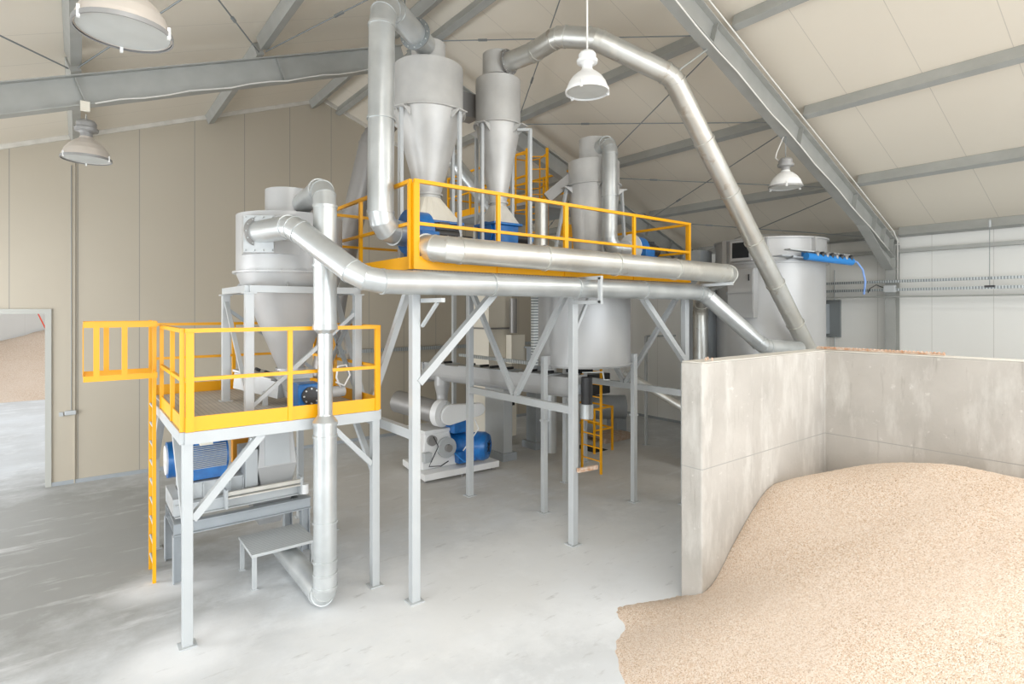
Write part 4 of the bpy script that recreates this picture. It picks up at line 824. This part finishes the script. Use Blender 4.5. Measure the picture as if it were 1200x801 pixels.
pa, pb = V((11.33, 5.12, 4.66)), V((12.45, 4.72, 4.58))
MF = thing('air_manifold', 'blue air manifold tube with black valves on the silo side', 'manifold', tuple(pa))
MB().cyl(pa, pb, .075, n=24).build('manifold_tube', 'blue2', MF); dm = (pb-pa).normalized()
for k in range(8):
    q = pa+dm*(.25+.125*k)+V((-.02, -.04, 0)); v_ = MB(); v_.cyl(q+V((0, 0, .02)), q+V((0, 0, .10)), .032, n=12); v_.box(tuple(q+V((-.03, -.03, .08))), tuple(q+V((.03, .03, .12)))); v_.build('valve', 'black' if k % 2 else 'rawdark', MF)
MB().beam(pa+V((-.35, .2, .13)), pb+V((-.05, .08, .13)), .16, .025).build('mounting_rail', 'grey', MF); MB().beam(pa+V((-.55, .3, .0)), pa+V((.1, .15, -.02)), .22, .02).build('bracket_shelf', 'greydk', MF); MB().beam(pa+V((.2, .15, -.02)), pa+V((.2, .15, .13)), .05, .05).build('bracket_post', 'blue2', MF)
MB().beam(pa+V((-.35, .05, -.02)), pa+V((.2, .55, -.02)), .06, .04).build('bracket', 'greydk', MF); MB().beam(pa+V((.5, -.03, .1)), pa+V((.7, .75, .12)), .1, .03).build('bracket', 'greydk', MF)
MB().sweep([pb+V((0, 0, .02)), pb+V((.12, -.05, 0)), pb+V((.28, -.10, -.15)), pb+V((.36, -.12, -.4)), pb+V((.34, -.1, -.66))], .018, 10).build('air_hose', 'hose', MF)

# ---------------------------------------------------------------- background machinery under the upper platform
def pillar(x0, y0, x1, y1, h, label, m='silver'):
    t = thing('machine_pillar', label, 'pillar', ((x0+x1)/2, (y0+y1)/2, 0)); MB().box((x0, y0, .16), (x1, y1, h)).build('shaft', m, t, .01); MB().box((x0-.08, y0-.08, 0), (x1+.08, y1+.08, .18)).build('plinth', 'greydk', t)
    MB().box((x0-.04, y0-.04, h), (x1+.04, y1+.04, h+.04)).build('top_flange', m, t); return t
pillar(8.02, 10.62, 8.28, 11.4, 1.9, 'grey square column with plinth behind the blue motor', 'grey')
pillar(9.35, 11.0, 9.6, 11.4, 2.6, 'second grey column with plinth further back, beside the vertical pipe', 'greydk')
be = thing('elevator_shaft', 'cream bucket elevator shaft behind the upper platform legs', 'elevator', (8.5, 11.6, 0))
MB().box((8.35, 11.7, 0), (9.1, 12.4, 5.85)).build('shaft', 'cream', be); 
for z in (1.9, 3.1, 4.3): MB().box((8.31, 11.66, z), (9.14, 12.44, z+.04)).build('joint_flange', 'rawdark', be)
MB().box((8.9, 11.45, 2.2), (9.35, 11.69, 2.95)).build('hopper_box', 'cream', be); MB().cyl((9.0, 11.5, 3.0), (9.0, 11.5, 3.9), .1, n=18).build('inlet_pipe', 'rawdark', be)
cb = thing('control_cabinet', 'cream control cabinet on the floor behind the grey columns', 'cabinet', (9.2, 12.6, 0))
MB().box((8.95, 12.5, 0.02), (9.9, 12.9, 1.9)).build('cabinet_body', 'cream', cb, .01); MB().box((9.5, 12.46, .9), (9.8, 12.5, 1.2)).build('door_panel', 'dark', cb)
y2 = thing('ladder', 'yellow ladder standing on the floor under the round tank', 'ladder', (9.06, 8.74, 0))
for y in (8.45, 9.03): MB().beam((9.05, y, 0), (9.05, y, 2.5), .04, .045).build('side_rail', 'yellow', y2)
for k in range(8): MB().beam((9.05, 8.45, .28+k*.28), (9.05, 9.03, .28+k*.28), .025).build('rung', 'yellow', y2)
pr = thing('pit_guard_rail', 'low yellow guard rail around the floor pit behind the yellow ladder', 'railing', (10.5, 10.0, 0))
pc = [(10.2, 9.75), (10.86, 9.75), (10.86, 10.7), (10.2, 10.7)]
for x, y in pc: MB().beam((x, y, 0), (x, y, 1.14), .045).build('post', 'yellow', pr)
for i in (0, 1, 2):
    a, b_ = pc[i], pc[i+1]
    for z in (1.12, .58): MB().beam((*a, z), (*b_, z), .04).build('rail', 'yellow', pr)
single(MB().box((10.28, 9.82, .0), (10.78, 10.62, .006)), 'floor_pit', 'dark', 'dark floor pit opening inside the yellow guard rail', 'pit')
cpz = thing('compressor', 'dark air compressor tank by the far wall under the tank', 'compressor', (11.9, 11.3, 0))
MB().cyl((11.3, 12.0, .75), (12.7, 10.9, .75), .35, n=30).build('tank', 'greydk', cpz); MB().box((11.5, 11.2, 1.15), (12.4, 11.8, 1.75)).build('motor_cover', 'black', cpz, .03)
for p in ((11.5, 11.85), (12.5, 11.05)): MB().box((p[0]-.2, p[1]-.2, 0), (p[0]+.2, p[1]+.2, .45)).build('foot', 'greydk', cpz)
pt_ = thing('pallet', 'flat wooden pallet on the floor before the compressor', 'pallet', (11.3, 10.7, 0))
MB().box((11.2, 10.3, .10), (12.4, 11.1, .13)).build('top_boards', 'wood', pt_)
for k in range(3): MB().box((11.2, 10.3+k*.36, 0), (12.4, 10.38+k*.36, .10)).build('runner', 'wood', pt_)
sp = thing('support_post', 'thin grey floor post carrying a horizontal arm behind the right platform leg', 'post', (11.98, 9.56, 0))
MB().box((11.95, 9.53, 0), (12.01, 9.59, 2.9)).build('post', 'grey', sp); MB().beam((11.98, 9.56, 2.9), (12.9, 9.3, 2.9), .05).build('arm', 'grey', sp); MB().box((11.9, 9.48, 0), (12.06, 9.64, .012)).build('foot_plate', 'grey', sp)
